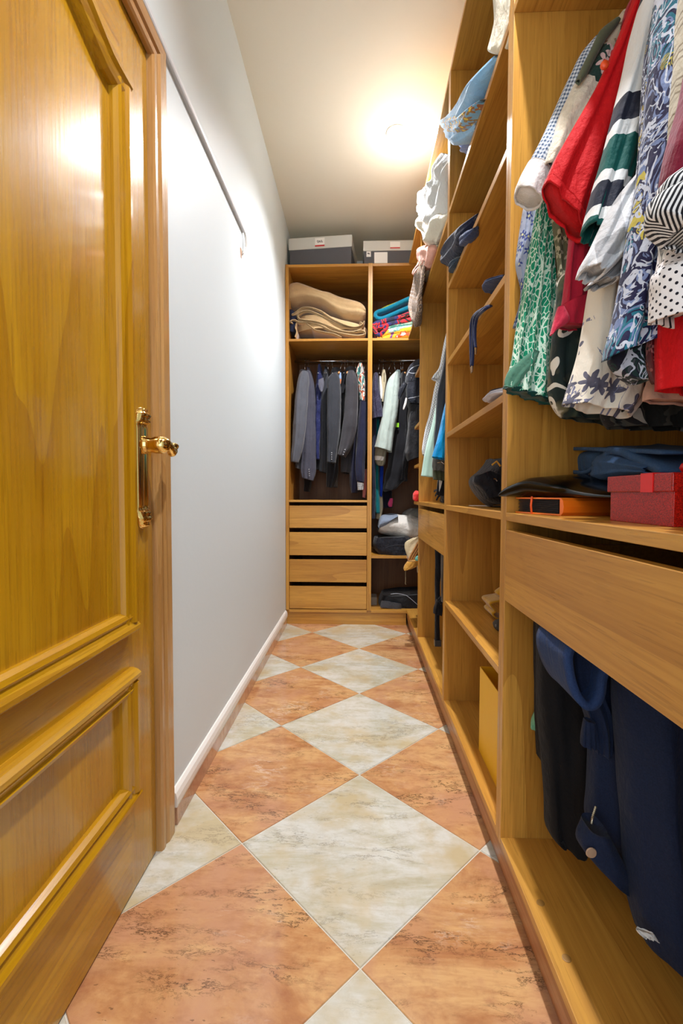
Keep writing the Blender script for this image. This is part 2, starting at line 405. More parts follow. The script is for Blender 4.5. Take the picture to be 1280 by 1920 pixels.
# ------------------------------------------------------------------ room
XL, XR, YB, YF = -.50, .925, 3.74, -1.0
fl = thing('floor', None, None, (0, 0, 0), kind='structure')
box('grout_bed', (XL - .1, YF, -.08), (XR + .1, YB + .1, -.0025), GROUT, fl, 0)
TX0, TY0, TD = .007, .845, .6074; h_ = TD / 2; g = .0022 * math.sqrt(2) / 2 * 1.5
def clip(poly, ax, lim, keep_gt):
    out = []
    for i, a in enumerate(poly):
        b = poly[(i + 1) % len(poly)]; ia = (a[ax] >= lim) == keep_gt; ib = (b[ax] >= lim) == keep_gt
        if ia: out.append(a)
        if ia != ib:
            t = (lim - a[ax]) / (b[ax] - a[ax]); out.append((a[0] + t * (b[0] - a[0]), a[1] + t * (b[1] - a[1])))
    return out
rt = random.Random(4)
for i in range(-3, 3):
    for j in range(-8, 12):
        if (i + j) % 2 == 0: continue
        c = (TX0 + i * h_, TY0 + j * h_); d = h_ - g
        poly = [(c[0] + d, c[1]), (c[0], c[1] + d), (c[0] - d, c[1]), (c[0], c[1] - d)]
        for ax, lim, k in ((0, XL - .03, True), (0, .60, False), (1, -.9, True), (1, 3.35, False)):
            poly = clip(poly, ax, lim, k)
            if len(poly) < 3: break
        if len(poly) < 3: continue
        ar = sum(poly[q][0] * poly[(q + 1) % len(poly)][1] - poly[(q + 1) % len(poly)][0] * poly[q][1] for q in range(len(poly))) / 2
        if abs(ar) < 4e-4: continue
        bm = bmesh.new(); ctr = Vector((sum(p[0] for p in poly) / len(poly), sum(p[1] for p in poly) / len(poly), 0))
        top = [bm.verts.new((p[0] - ctr.x, p[1] - ctr.y, 0)) for p in poly]; bot = [bm.verts.new((p[0] - ctr.x, p[1] - ctr.y, -.008)) for p in poly]
        ft = bm.faces.new(top); bm.faces.new(bot[::-1]); n = len(poly)
        for q in range(n): bm.faces.new((top[q], bot[q], bot[(q + 1) % n], top[(q + 1) % n]))
        bm.normal_update()
        bmesh.ops.bevel(bm, geom=list(ft.edges), offset=.0012, segments=1, affect='EDGES')
        me = bpy.data.meshes.new('tile'); bm.to_mesh(me); bm.free()
        me.materials.append(T_WHT if i % 2 == 0 else T_RED)
        o = bpy.data.objects.new('tile', me); C.objects.link(o); o.parent = fl; o.location = ctr
def struct(name, a, b, mat, bev=0):
    o = box(name, a, b, mat, None, bev); o['kind'] = 'structure'; return o
struct('ceiling', (XL - .1, YF, CEIL), (XR + .1, YB + .1, CEIL + .08), CEILM)
# left wall with the doorway left open for the door leaf
DY0, DY1, DTOP = .372, 1.118, 1.945
mb = MB(); mb.box((XL - .1, DY1, -.08), (XL, YB + .1, CEIL)); mb.box((XL - .1, YF, -.08), (XL, DY0, CEIL)); mb.box((XL - .1, DY0, DTOP), (XL, DY1, CEIL))
mb.build('wall_left', WALL, None, kind='structure')
struct('wall_right', (XR, YF, -.08), (XR + .1, YB + .1, CEIL), WALL)
struct('wall_back', (XL, YB, -.08), (XR, YB + .1, CEIL), WALL)
# skirting along the left wall: tile strip with a white moulded cap
bb = thing('baseboard_left', None, None, (XL, 1.2, 0), kind='structure')
y = 1.205
while y < 3.12:
    y2 = min(y + .43, 3.13); box('skirting_tile', (XL, y, 0), (XL + .013, y2 - .002, .052), SKIRT_T, bb, .001); y = y2
MB().prism([(XL, .052), (XL + .014, .052), (XL + .0155, .060), (XL + .015, .076), (XL + .011, .090), (XL + .004, .098), (XL, .099)], 'y', 1.2, 3.14).build('cap_moulding', WHITE_TRIM, bb)

# ------------------------------------------------------------------ door in the left wall
dr = thing('door_1', None, None, (XL - .003, .745, 0), kind='structure')
FX = XL - .003
leaf = box('door_leaf', (FX - .035, DY0 + .008, .003), (FX, DY1 - .008, DTOP - .004), DOORZ, dr, .002)
box('gap_light_block', (XL - .098, DY0 + .0005, 0), (FX - .040, 1.1116, DTOP - .0005), BLACK, dr, 0)  # black box added behind leaf to stop leaking light and darken the gap
ARCH = [(.965, 1.742), (.940, 1.742), (.912, 1.744), (.890, 1.751), (.866, 1.760), (.838, 1.771), (.81, 1.782), (.775, 1.790), (.740, 1.793)]
arch = ARCH + [(1.48 - y_, z_) for (y_, z_) in ARCH[-2::-1]]
box('jamb_lining', (XL - .098, 1.1118, 0), (XL - .0012, DY1 - .0003, DTOP - .0005), TRZ, dr, 0)
mb = MB(); mb.prism([(.985, DTOP - .005), (.985, 1.742)] + arch + [(.495, 1.742), (.495, DTOP - .005)], 'x', FX - .001, FX + .0006); mb.box((FX - .001, .50, .505), (FX + .0006, .985, .615)); mb.box((FX - .001, .50, .007), (FX + .0006, .985, .225))
mb.build('cross_rail', DOORY, dr)
PY0, PY1 = .515, .965      # centre lines of the panel mouldings
prof = [(-.026, 0), (-.026, .008), (-.021, .017), (-.013, .020), (-.007, .016), (.001, .019), (.009, .025), (.017, .025), (.023, .018), (.026, .010), (.027, 0)]
def moulding(path, name, mat, closed=True):
    """bolection strip swept along a (y, z) path; profile across: outside .. inside"""
    n = len(path); vs, fs = [], []; m = len(prof)
    for i in range(n):
        a = Vector(path[i - 1 if (closed or i) else 0]); p = Vector(path[i]); b = Vector(path[(i + 1) % n if (closed or i < n - 1) else i])
        d1 = (p - a).normalized() if (p - a).length > 1e-6 else (b - p).normalized(); d2 = (b - p).normalized() if (b - p).length > 1e-6 else d1
        n1, n2 = Vector((d1.y, -d1.x)), Vector((d2.y, -d2.x)); nn = (n1 + n2).normalized(); k = 1 / max(.35, nn.dot(n1))
        for (o_, h) in prof: q = p + nn * o_ * k; vs.append((FX + h, q.x, q.y))
    for i in range(n if closed else n - 1):
        for k in range(m - 1): i2 = (i + 1) % n; fs.append((i * m + k, i * m + k + 1, i2 * m + k + 1, i2 * m + k))
    if not closed: fs += [tuple(range(m)), tuple((n - 1) * m + k for k in range(m))[::-1]]
    return MB().add(vs, fs).build(name, mat, dr, smooth=False)
zb = .622
moulding([(.965, zb), (.965, 1.742)], 'panel_moulding', DOORZ, False)
moulding([(.515, 1.742), (.515, zb)], 'panel_moulding', DOORZ, False)
moulding([(.991, 1.742)] + arch + [(.489, 1.742)], 'arched_moulding', DOORY, False)
moulding([(.489, zb), (.991, zb)], 'panel_moulding', DOORY, False)
for zz in (.490, .246): moulding([(.489, zz), (.991, zz)] if zz < .3 else [(.991, zz), (.489, zz)], 'panel_moulding', DOORY, False)
moulding([(.965, .246), (.965, .490)], 'panel_moulding', DOORZ, False); moulding([(.515, .490), (.515, .246)], 'panel_moulding', DOORZ, False)
# handle: long scalloped back plate and twisted lever
hd = thing('door_handle', None, None, (.0, .312, .95)); hd.parent = dr
def plate_half(z):
    if z > 1.075: return .026 * math.sqrt(max(0, 1 - ((z - 1.075) / .024) ** 2))
    if z < .845: return .024 * math.sqrt(max(0, 1 - ((.845 - z) / .028) ** 2))
    return .0225 + (.003 if (z > 1.06 or z < .86) else 0)
zs = [.817 + (1.099 - .817) * i / 60 for i in range(61)]; vs, fs = [], []
pc = 1.057; K = 12
for z in zs:
    wv = max(plate_half(z), .0008)
    end = max(0, (z - 1.055) / .045) if z > 1.055 else max(0, (.868 - z) / .05)
    hgt = (.0075 + .010 * math.sin(min(1, end) * math.pi)) * min(1, wv / .012)
    if end > 0: hgt += .0025 * math.sin(z * 420)
    for k in range(K + 1):
        t = -1 + 2 * k / K; e = 1 - abs(t) ** 4
        vs.append((FX + .0005 + max(0, hgt * (e ** .6 if end else min(1, e * 2.2)) * (1 if end else (1 - .25 * max(0, 1 - abs(t) * 2.2)))), pc + t * wv, z))
for i in range(60):
    for k in range(K): fs.append((i * (K + 1) + k, i * (K + 1) + k + 1, (i + 1) * (K + 1) + k + 1, (i + 1) * (K + 1) + k))
MB().add(vs, fs).build('back_plate', BRASS, hd, smooth=True)
hz = 1.012
mb = MB().lathe([(.0, .0), (.021, .0), (.021, .006), (.018, .010), (.0175, .022), (.020, .030), (.0205, .042), (.0175, .053), (.010, .060), (0, .062)], (FX + .006, pc, hz), 'x', 20)
mb.build('spindle_collar', BRASS, hd, smooth=True)
lp = [(FX + .044, pc - .010, hz + .004), (FX + .054, pc - .004, hz + .006), (FX + .060, pc + .006, hz + .002), (FX + .062, pc + .016, hz - .007), (FX + .061, pc + .027, hz - .014), (FX + .058, pc + .038, hz - .013), (FX + .056, pc + .046, hz - .004), (FX + .056, pc + .050, hz + .006)]
lp = cr([Vector(q) for q in lp], 26); lr = [.0125 - .0025 * math.sin(i / 25 * math.pi) + .0008 * math.sin(i * 1.4) for i in range(26)]
MB().tube(lp, lr, 14).build('lever', BRASS, hd, smooth=True)
# architrave: mitred oak trim round the door
def archi(name, pts, mat):
    pf = [(0, 0), (0, .010), (.006, .014), (.016, .014), (.020, .011), (.026, .012), (.032, .017), (.062, .017), (.070, .014), (.076, .010), (.078, 0)]
    vs, fs = [], []; m = len(pf)
    for (p, q) in pts:
        for (o_, hh) in pf: t = o_ / .078; vs.append((XL - .001 + hh, p[0] + (q[0] - p[0]) * t, p[1] + (q[1] - p[1]) * t))
    for k in range(m - 1): fs.append((k, k + 1, m + k + 1, m + k))
    fs += [tuple(range(m)), tuple(range(m, 2 * m))[::-1], (0, m, 2 * m - 1, m - 1)]
    return MB().add(vs, fs).build(name, mat, None, kind='structure')
ay, az = 1.112, 1.934
archi('trim_1', [((ay, 0), (ay + .083, 0)), ((ay, az), (ay + .083, az + .076))], TRZ)
archi('trim_2', [((ay, az), (ay + .083, az + .076)), ((DY0 + .006, az), (DY0 - .077, az + .076))], TRY)
archi('trim_3', [((DY0 + .006, az), (DY0 - .077, az + .076)), ((DY0 + .006, 0), (DY0 - .077, 0))], TRZ)

# ------------------------------------------------------------------ closet units
XF, XB = .327, .905
BOT, TOP, BT = .117, 2.43, .018
def unit(label, y0, y1, shelves, drawer=None, rail=None, top_to=None):
    u = thing('closet_unit', label, 'closet', ((XF + XB) / 2, (y0 + y1) / 2, 0), 'open oak closet units along the right wall')
    box('side_panel', (XF, y0, BOT - BT), (XB, y0 + .018, TOP + BT), OAKZ, u)
    box('side_panel', (XF, y1 - .018, BOT - BT), (XB, y1, TOP + BT), OAKZ, u)
    a, b = y0 + .018, y1 - .018
    box('back_panel', (XB - .006, a, .10), (XB, b, TOP), BACKX, u, 0)
    box('bottom_panel', (XF, a, BOT - BT), (XB - .006, b, BOT), OAKY, u)
    for yy in (a, b - .03): box('foot_rail', (XF + .05, yy, 0), (XB - .02, yy + .03, BOT - BT), OAKZ, u)
    box('top_panel', (XF, a, TOP), (XB - .006, b, TOP + BT), OAKY, u)
    for z in shelves: box('shelf', (XF, a, z), (XB - .006, b, z + BT), OAKY, u)
    if drawer:
        d = box('drawer', (XF, a + .002, drawer[0]), (XF + .018, b - .002, drawer[1]), OAKY, u)
        m = MB(); m.box((XF + .018, a + .012, drawer[0] + .015), (XB - .06, a + .026, drawer[1] - .03)); m.box((XF + .018, b - .026, drawer[0] + .015), (XB - .06, b - .012, drawer[1] - .03))
        m.box((XF + .018, a + .026, drawer[0] + .015), (XB - .06, b - .026, drawer[0] + .022)); m.build('drawer_box', OAKY, d)
    for rz in rail or (): MB().tube([(.62, a, rz), (.62, b, rz)], .011, 12).build('hanging_rail', STEEL, u, smooth=True)
    return u
SH = .842
unit('nearest open closet unit holding blouses, with a wide drawer above hanging jeans', .22, 1.058, [1.927, SH], (.664, .822), (1.87, .625))
unit('tall open closet unit of seven compartments beside the nearest blouse unit', 1.058, 1.763, [1.927, 1.655, 1.378, 1.110, SH, .481])
unit('closet unit with short drawer, hanging shirts and white linen on its shelf', 1.763, 2.541, [1.918, SH], (.664, .822), (1.86, .625))
cu = thing('corner_unit', 'oak corner unit behind the far closet unit, its shelf ends showing', 'closet', (.6, 2.85, 0))
CX0 = .345
for nm, y0, y1, z in (('shelf', 2.541, 3.14, TOP), ('shelf', 2.541, 3.14, 1.935)): box(nm, (XF, y0, z), (XB, y1, z + BT), OAKY, cu)
for z in (1.62, 1.30, 1.06, .838, .50): box('shelf', (CX0, 2.543, z), (XB - .02, 2.90, z + BT), OAKY, cu)
box('side_panel', (CX0 + .03, 2.900, .10), (XB - .02, 2.918, 1.935), OAKZ, cu)
box('bottom_panel', (XF, 2.541, BOT - BT), (XB, 3.14, BOT), OAKY, cu)
# bowed oak plinth under the right-hand units
MB().prism([(.347, 0), (.3425, .012), (.338, .030), (.3345, .052), (.3325, .074), (.3335, .092), (.338, .0985), (.352, .0985), (.352, 0)], 'y', .22, 3.135).build('plinth', OAKP, tag(thing('closet_plinth', None, None, (.35, 1.7, 0)), 'long brown oak plinth with rounded face under the right-hand closets', 'plinth'), smooth=False)

# far wardrobe: two bays across the end wall
BY0, BY1 = 3.15, 3.73
wd = thing('wardrobe', 'oak wardrobe across the end wall with four drawers on its left side', 'wardrobe', (.0, 3.4, 0))
for x0, x1 in ((-.498, -.476), (.059, .0735), (.0735, .088), (.883, .905)): box('side_panel', (x0, BY0, .10), (x1, BY1, 2.44), OAKZ, wd)
for x0, x1 in ((-.476, .059), (.088, .883)):
    box('back_panel', (x0, BY1 - .008, .10), (x1, BY1, 2.42), BACKX, wd, 0)
    box('top_panel', (x0, BY0, 2.42), (x1, BY1 - .008, 2.438), OAKX, wd)
    box('bottom_panel', (x0, BY0, .085), (x1, BY1 - .008, .103), OAKX, wd)
    box('shelf', (x0, BY0, 1.930), (x1, BY1 - .008, 1.946), OAKX, wd)
    MB().tube([(x0, 3.44, 1.878), (x1, 3.44, 1.878)], .009, 12).build('hanging_rail', STEEL, wd, smooth=True)
box('shelf', (-.476, BY0, .844), (.059, BY1 - .008, .858), OAKX, wd)
box('shelf', (.088, BY0 + .0, .462), (.883, BY1 - .008, .478), OAKX, wd)
for z0, z1 in ((.667, .820), (.479, .637), (.294, .4493), (.1087, .2646)):
    d = box('drawer', (-.474, BY0 + .004, z0), (.057, BY0 + .022, z1), OAKX, wd)
    m = MB(); m.box((-.462, BY0 + .022, z0 + .012), (-.450, BY1 - .06, z1 - .035)); m.box((.033, BY0 + .022, z0 + .012), (.045, BY1 - .06, z1 - .035)); m.box((-.45, BY0 + .022, z0 + .012), (.033, BY1 - .06, z0 + .018)); m.build('drawer_box', BACKX, d)
box('kickboard', (-.498, BY0 + .012, 0), (.33, BY0 + .030, .0995), OAKX, wd)

# ------------------------------------------------------------------ ceiling downlights, conduit on the wall
for k, (lx, ly, pw) in enumerate(LAMPS):
    t = thing('ceiling_downlight', ['round recessed downlight glowing in the ceiling near the wardrobe', 'round recessed downlight in the ceiling beside the door'][k], 'ceiling light', (lx, ly, CEIL))
    MB().lathe([(.052, 0), (.052, -.004), (.045, -.007), (.036, -.004), (.034, 0)], (lx, ly, CEIL - .0005), 'z', 32).build('trim_ring', plain('lamp_ring', srgb(236, 232, 224), .3), t, smooth=True)
    em = NT('lamp_glow'); em.b.inputs['Emission Color'].default_value = LAMP_COL + (1,); em.b.inputs['Emission Strength'].default_value = 22
    MB().lathe([(.0, -.012), (.014, -.011), (.026, -.009), (.032, -.005), (.033, -.001)], (lx, ly, CEIL - .001), 'z', 32).build('bulb', em.m, t, smooth=True)
    l = bpy.data.lights.new('downlight_beam', 'SPOT'); l.energy = pw; l.color = LAMP_COL; l.shadow_soft_size = .022; l.spot_size = R(138); l.spot_blend = 1.0
    o = bpy.data.objects.new('downlight_beam', l); C.objects.link(o); o.location = (lx, ly, CEIL - .028)
    l = bpy.data.lights.new('downlight_spill', 'POINT'); l.energy = .38; l.color = LAMP_COL; l.shadow_soft_size = .03
    o = bpy.data.objects.new('downlight_spill', l); C.objects.link(o); o.location = (lx, ly, CEIL - .075)
cd = thing('cable_conduit', 'grey plastic cable conduit running along the white wall above the door', 'conduit', (XL, 1.2, 2.03))
MB().prism([(XL, 2.012), (XL + .010, 2.012), (XL + .012, 2.016), (XL + .012, 2.028), (XL + .010, 2.032), (XL, 2.032)], 'y', .2, 2.0).build('channel', plain('conduit_grey', srgb(208, 210, 212), .45), cd)
pts = cr([Vector(q) for q in ((XL + .006, 1.99, 2.022), (XL + .008, 2.012, 2.005), (XL + .010, 2.016, 1.975), (XL + .008, 2.006, 1.945), (XL + .004, 1.99, 1.925), (XL - .002, 1.985, 1.915))], 14)
for dx in (0, .006): MB().tube([q + Vector((dx * .5, dx, 0)) for q in pts], .0026, 8).build('cable', plain('cable_white', srgb(226, 224, 220), .5), cd, smooth=True)
MB().add([(XL + .0006, 1.975 + .014 * math.cos(a) * (1 + .3 * math.sin(3 * a)), 1.915 + .026 * math.sin(a) * (1 + .2 * math.cos(2 * a))) for a in [6.283 * k / 16 for k in range(16)]], [tuple(range(16))]).build('plaster_hole', plain('bare_plaster', srgb(176, 140, 112), .9), cd)
# ------------------------------------------------------------------ printed and woven cloths
def P_(name, rough=.8): t = NT(name, rough, .2); return t
def gingham(name, k, light, dark):
    t = P_(name); x, y, _ = t.sep(t.uv((k, k, 1)))
    a = t.less(t.m_('FRACT', x), .5); b = t.less(t.m_('FRACT', y), .5)
    t.col(t.mix(t.m_('MULTIPLY', t.m_('ADD', a, b), .5), light, dark)); return t.cloth(.1, .4)
def stripes(name, k, a, b, rot=0, duty=.5, rough=.75, wr=.5):
    t = P_(name, rough); x, y, _ = t.sep(t.uv((k, k, 1), rot)); t.col(t.mix(t.less(t.m_('FRACT', x), duty), b, a)); return t.cloth(.1, wr)
def dots(name, k, base, dot, r=.22, rough=.8):
    t = P_(name, rough); v = t.uv((k, k, 1), R(45)); x, y, _ = t.sep(v)
    fx = t.m_('SUBTRACT', t.m_('FRACT', x), .5); fy = t.m_('SUBTRACT', t.m_('FRACT', y), .5)
    d = t.m_('SQRT', t.m_('ADD', t.m_('MULTIPLY', fx, fx), t.m_('MULTIPLY', fy, fy)))
    t.col(t.mix(t.less(d, r), base, dot)); return t.cloth(.1, .35)
def leafnet():
    t = P_('green_net_print', .7); v = t.warp(t.uv((1.0, .62, 1)), .008, 50)
    d = t.vor(v, 115, 'DISTANCE_TO_EDGE'); d2 = t.vor(t.uv((.5, .16, 1), R(10)), 60, 'DISTANCE_TO_EDGE')
    n = t.noise(t.uv((1, 1, 1)), 9, 3)
    wd = t.m_('MULTIPLY_ADD', n, .22, -.03)
    line = t.m_('MAXIMUM', t.less(d, wd), t.less(d2, .03))
    grn = t.mix(t.noise(t.uv(), 14, 2), srgb(0, 110, 78), srgb(22, 158, 116))
    t.col(t.mix(line, grn, srgb(206, 226, 206))); return t.cloth(.1, .35)
def paisley(name, base, navy, teal, yel, sc=1.0):
    t = P_(name, .75); v = t.warp(t.uv((sc, sc * .8, 1)), .05, 16)
    d = t.vor(v, 24); e = t.vor(v, 24, 'DISTANCE_TO_EDGE'); ring = t.m_('FRACT', t.m_('MULTIPLY', d, 5.2))
    c = t.mix(t.less(ring, .5), base, navy)
    blobs = t.m_('GREATER_THAN', t.noise(v, 38, 3, .6, 1.0), .52)
    c = t.mix(blobs, c, navy)
    tm = t.m_('MULTIPLY', t.m_('GREATER_THAN', t.noise(v, 12, 2), .53), t.less(t.m_('FRACT', t.m_('MULTIPLY', d, 9)), .5)); c = t.mix(tm, c, teal)
    ym = t.m_('MULTIPLY', t.m_('GREATER_THAN', t.noise(t.uv((sc, sc, 1), 0, (3, 1, 0)), 12, 2), .64), t.less(t.m_('FRACT', t.m_('MULTIPLY', e, 16)), .45)); c = t.mix(ym, c, yel)
    thin = t.less(t.m_('ABSOLUTE', t.m_('SUBTRACT', t.noise(v, 44, 2, .5, 1), .5)), .03); c = t.mix(thin, c, srgb(190, 196, 210))
    t.col(c); return t.cloth(.1, .35)
def flowered(name, base, pet, cen, sc, rad, keep=1.0, petals=5, base2=None):
    t = P_(name); v = t.uv(); m, c0, d = t.flowers(t.warp(v, .006, 60), sc, petals, rad, keep)
    b = t.mix(t.noise(v, 30, 3), base, base2 or base)
    t.col(t.mix(c0, t.mix(m, b, pet), cen)); return t.cloth(.12, .4)
GREEN_NET = leafnet()
BLUE_FLORAL = flowered('blue_striped_floral', srgb(178, 184, 196), srgb(58, 70, 130), srgb(190, 190, 150), 46, .48, .8, 5, srgb(120, 130, 160))
GINGHAM = gingham('blue_gingham', 130, srgb(214, 220, 226), srgb(64, 84, 112)); 
OLIVE_FLORAL = flowered('olive_floral', srgb(120, 122, 96), srgb(176, 172, 146), srgb(70, 72, 52), 40, .5, .9, 4, srgb(84, 88, 66))
def cardigan():
    t = P_('patchwork_cardigan', .9); v = t.uv(); x, y, _ = t.sep(v); y2 = t.m_('ADD', y, t.m_('MULTIPLY', t.noise(v, 20, 2), .02))
    m, c0, d = t.flowers(v, 30, 5, .60, .98); m2, c2, d2 = t.flowers(v, 50, 4, .42, .8)
    tan = t.mix(m2, srgb(196, 176, 150), srgb(150, 118, 92)); grn = t.mix(c0, t.mix(m, srgb(30, 62, 52), srgb(226, 188, 180)), srgb(196, 60, 60))
    crm = t.mix(t.noise(v, 90, 4, .7), srgb(190, 176, 150), srgb(238, 230, 210))
    c = t.mix(t.m_('GREATER_THAN', y2, .085), tan, grn); c = t.mix(t.m_('GREATER_THAN', y2, .15), c, crm)
    t.col(c); t.cloth(.3, .8); return t.m
CARDIGAN = cardigan()
OLIVE_SATIN = fabric('olive_satin_trim', srgb(92, 100, 78), rough=.4, wr=.3)
WHITE_COTTON = fabric('white_cotton', srgb(232, 228, 222), rough=.8, var=.06)
CREAM = fabric('cream_cotton', srgb(232, 224, 200), rough=.8, var=.07)
RED = fabric('red_cotton', srgb(204, 12, 20), srgb(184, 8, 16), rough=.75, wr=.6, sheen=.02)
RED_DK = fabric('dark_red_cotton', srgb(166, 14, 34), srgb(146, 10, 28), rough=.75, wr=.35)
CRIMSON = fabric('crimson_cotton', srgb(190, 32, 58), srgb(172, 26, 50), rough=.8, wr=.4)
BURG = fabric('burgundy_cotton', srgb(128, 26, 52), rough=.85)
def geo():
    t = P_('green_white_black_print', .7); v = t.uv(); x, y, _ = t.sep(t.warp(v, .02, 9))
    W, N_, G_ = srgb(222, 222, 220), srgb(28, 32, 48), srgb(8, 84, 78)
    c = t.ramp(t.m_('MULTIPLY', y, 1.45), [(0, W), (.045, N_), (.085, W), (.305, N_), (.365, W), (.395, G_), (.475, W), (.50, N_), (.55, W), (.572, G_), (.72, N_), (.78, G_), (.86, W), (.88, N_)], 'CONSTANT')
    edge = t.m_('MULTIPLY', t.less(x, .008), t.less(y, .42)); t.col(t.mix(edge, c, srgb(52, 62, 74))); return t.cloth(.08, .4)
GEO = geo()
TEALG = fabric('dark_green_cotton', srgb(8, 74, 68), rough=.7); NAVYB = fabric('black_navy_band', srgb(26, 28, 40), rough=.7)
def sheer():
    t = P_('white_grey_check_sheer', .6); x, y, _ = t.sep(t.uv((11, 11, 1), R(28)))
    f = t.m_('MULTIPLY', t.m_('ADD', t.less(t.m_('FRACT', x), .45), t.less(t.m_('FRACT', y), .4)), .5)
    t.col(t.mix(f, srgb(222, 222, 224), srgb(150, 150, 152))); return t.cloth(.2, .6)
SHEER = sheer()
PAISLEY = paisley('blue_paisley', srgb(112, 128, 168), srgb(24, 22, 62), srgb(28, 104, 124), srgb(188, 172, 66))
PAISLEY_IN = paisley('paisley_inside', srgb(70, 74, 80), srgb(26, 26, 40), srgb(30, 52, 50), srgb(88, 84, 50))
NAVY_PRINT = paisley('navy_print', srgb(60, 66, 96), srgb(24, 24, 50), srgb(30, 84, 100), srgb(160, 140, 60), 1.6)
def beige_stripe():
    t = P_('beige_stripe'); x, y, _ = t.sep(t.uv((26, 26, 1), R(70))); f = t.less(t.m_('FRACT', x), .5); q = t.less(t.m_('FRACT', t.m_('MULTIPLY', x, 5)), .3)
    t.col(t.mix(t.m_('MULTIPLY', f, q), srgb(200, 192, 172), srgb(150, 138, 118))); return t.cloth(.1, .4)
BEIGE_STRIPE = beige_stripe()
STRIPE_BW = stripes('black_white_stripe', 205, srgb(226, 226, 226), srgb(24, 24, 30), R(-24), .5)
def grey_plaid():
    t = P_('grey_plaid'); x, y, _ = t.sep(t.uv((14, 14, 1), R(4)))
    f = t.m_('MAXIMUM', t.less(t.m_('FRACT', x), .12), t.m_('MULTIPLY', t.less(t.m_('FRACT', y), .12), .7)); w2 = t.less(t.m_('FRACT', t.m_('ADD', t.m_('MULTIPLY', x, 9), t.m_('MULTIPLY', y, 9))), .5)
    t.col(t.mix(f, t.mix(w2, srgb(140, 136, 128), srgb(112, 110, 106)), srgb(206, 204, 198))); return t.cloth(.1, .4)
GREY_PLAID = grey_plaid()
POLKA = dots('white_polka', 118, srgb(232, 228, 228), srgb(22, 22, 34), .21)
def watercolor():
    t = P_('dark_watercolour_print', .7); v = t.warp(t.uv(), .08, 6); n = t.noise(v, 9, 3, .5, .8)
    x, y, _ = t.sep(t.uv()); n2 = t.m_('ADD', n, t.m_('MULTIPLY_ADD', y, .9, -.13))
    c = t.ramp(n2, [(.36, srgb(92, 96, 72)), (.46, srgb(28, 46, 42)), (.56, srgb(24, 36, 36)), (.64, srgb(108, 104, 78)), (.70, srgb(226, 220, 206)), (.78, srgb(120, 112, 92)), (.84, srgb(222, 216, 202))])
    ln = t.less(t.m_('ABSOLUTE', t.m_('SUBTRACT', t.noise(v, 7, 2, .5), .5)), .010); t.col(t.mix(ln, c, srgb(224, 220, 208))); return t.cloth(.1, .35)
WATERC = watercolor()
def tunic():
    t = P_('cream_tunic_print', .75); v = t.uv(); x, y, _ = t.sep(v)
    m, c0, d = t.flowers(t.warp(v, .010, 40), 21, 6, .46, .62)
    low = t.m_('GREATER_THAN', y, .13)
    c = t.mix(t.m_('MULTIPLY', m, low), srgb(232, 224, 208), t.mix(t.noise(v, 60, 2), srgb(26, 28, 54), srgb(126, 124, 140)))
    br = t.m_('MULTIPLY', t.less(t.m_('ABSOLUTE', t.m_('SUBTRACT', t.noise(t.uv((1, .6, 1), R(30)), 26, 3, .5, 1.4), .5)), .016), t.m_('MULTIPLY', low, t.m_('GREATER_THAN', t.noise(v, 10, 1), .5)))
    c = t.mix(br, c, srgb(120, 122, 150)); t.col(c); return t.cloth(.1, .3)
TUNIC = tunic()
PETAL_RED = plain('print_dark_red', srgb(128, 30, 34), .8); PETAL_NAVY = plain('print_navy', srgb(44, 46, 84), .8)
def camo():
    t = P_('dark_camo'); v = t.uv(); t.col(t.ramp(t.noise(v, 14, 3, .5, 1), [(.42, srgb(30, 32, 30)), (.5, srgb(60, 60, 54)), (.56, srgb(24, 24, 26)), (.66, srgb(150, 146, 136))], 'CONSTANT')); return t.cloth(.05, .3)
CAMO = camo()
def denim(name, c, c2, lt):
    t = P_(name, .85); v = t.obj(); tw = t.noise(t.obj((1, 1, 1), 0, (R(20), R(45), 0)), 420, 2)
    base = t.mix(t.noise(v, 8, 4, .6), c, c2); t.col(t.mix(t.m_('MULTIPLY', tw, .25), base, lt)); return t.cloth(.03, .45)
DENIM = denim('dark_denim', srgb(16, 24, 50), srgb(9, 14, 31), srgb(58, 78, 116)); DENIM_LT = denim('mid_denim', srgb(52, 86, 128), srgb(32, 58, 96), srgb(116, 148, 186))
DENIM_BK = denim('black_denim', srgb(16, 15, 17), srgb(10, 9, 11), srgb(38, 36, 40))
THREAD = plain('stitch_thread', srgb(150, 140, 120), .7)
# ------------------------------------------------------------------ blouses hanging in the nearest unit
def garment(name, label, cat, base, group='clothes hanging in the nearest unit'):
    return thing(name, label, cat, base, group)
def body(parent, mat, Y, x0, x1, ztop, zhem, th=.03, seed=0, name='body', fold=(.008, 4)):
    """torso hanging square to the rail: shoulders, then straight down to the hem"""
    xm = (x0 + x1) / 2; ws = [(.04, ztop), (.10, ztop - .012), (.17, ztop - .04), ((x1 - x0) / 2 * .95, ztop - .085), ((x1 - x0) / 2, ztop - .18), ((x1 - x0) / 2, (ztop + zhem) / 2), ((x1 - x0) / 2, zhem)]
    Ls = [Vector((xm - a, Y, z)) for a, z in ws]; Rs = [Vector((xm + a, Y, z)) for a, z in ws]
    return loftw(Ls, Rs, [th * .5] + [th] * 6, 40, 44, fold, .004, .6, seed, True).build(name, mat, parent, smooth=True, fixn=False)
def piece(parent, name, mat, rows, Y, th, **k):
    return loft(rows, Y, th, **k).build(name, mat, parent, smooth=True, fixn=False)
LB = lambda Y: (.6, Y, 1.86)

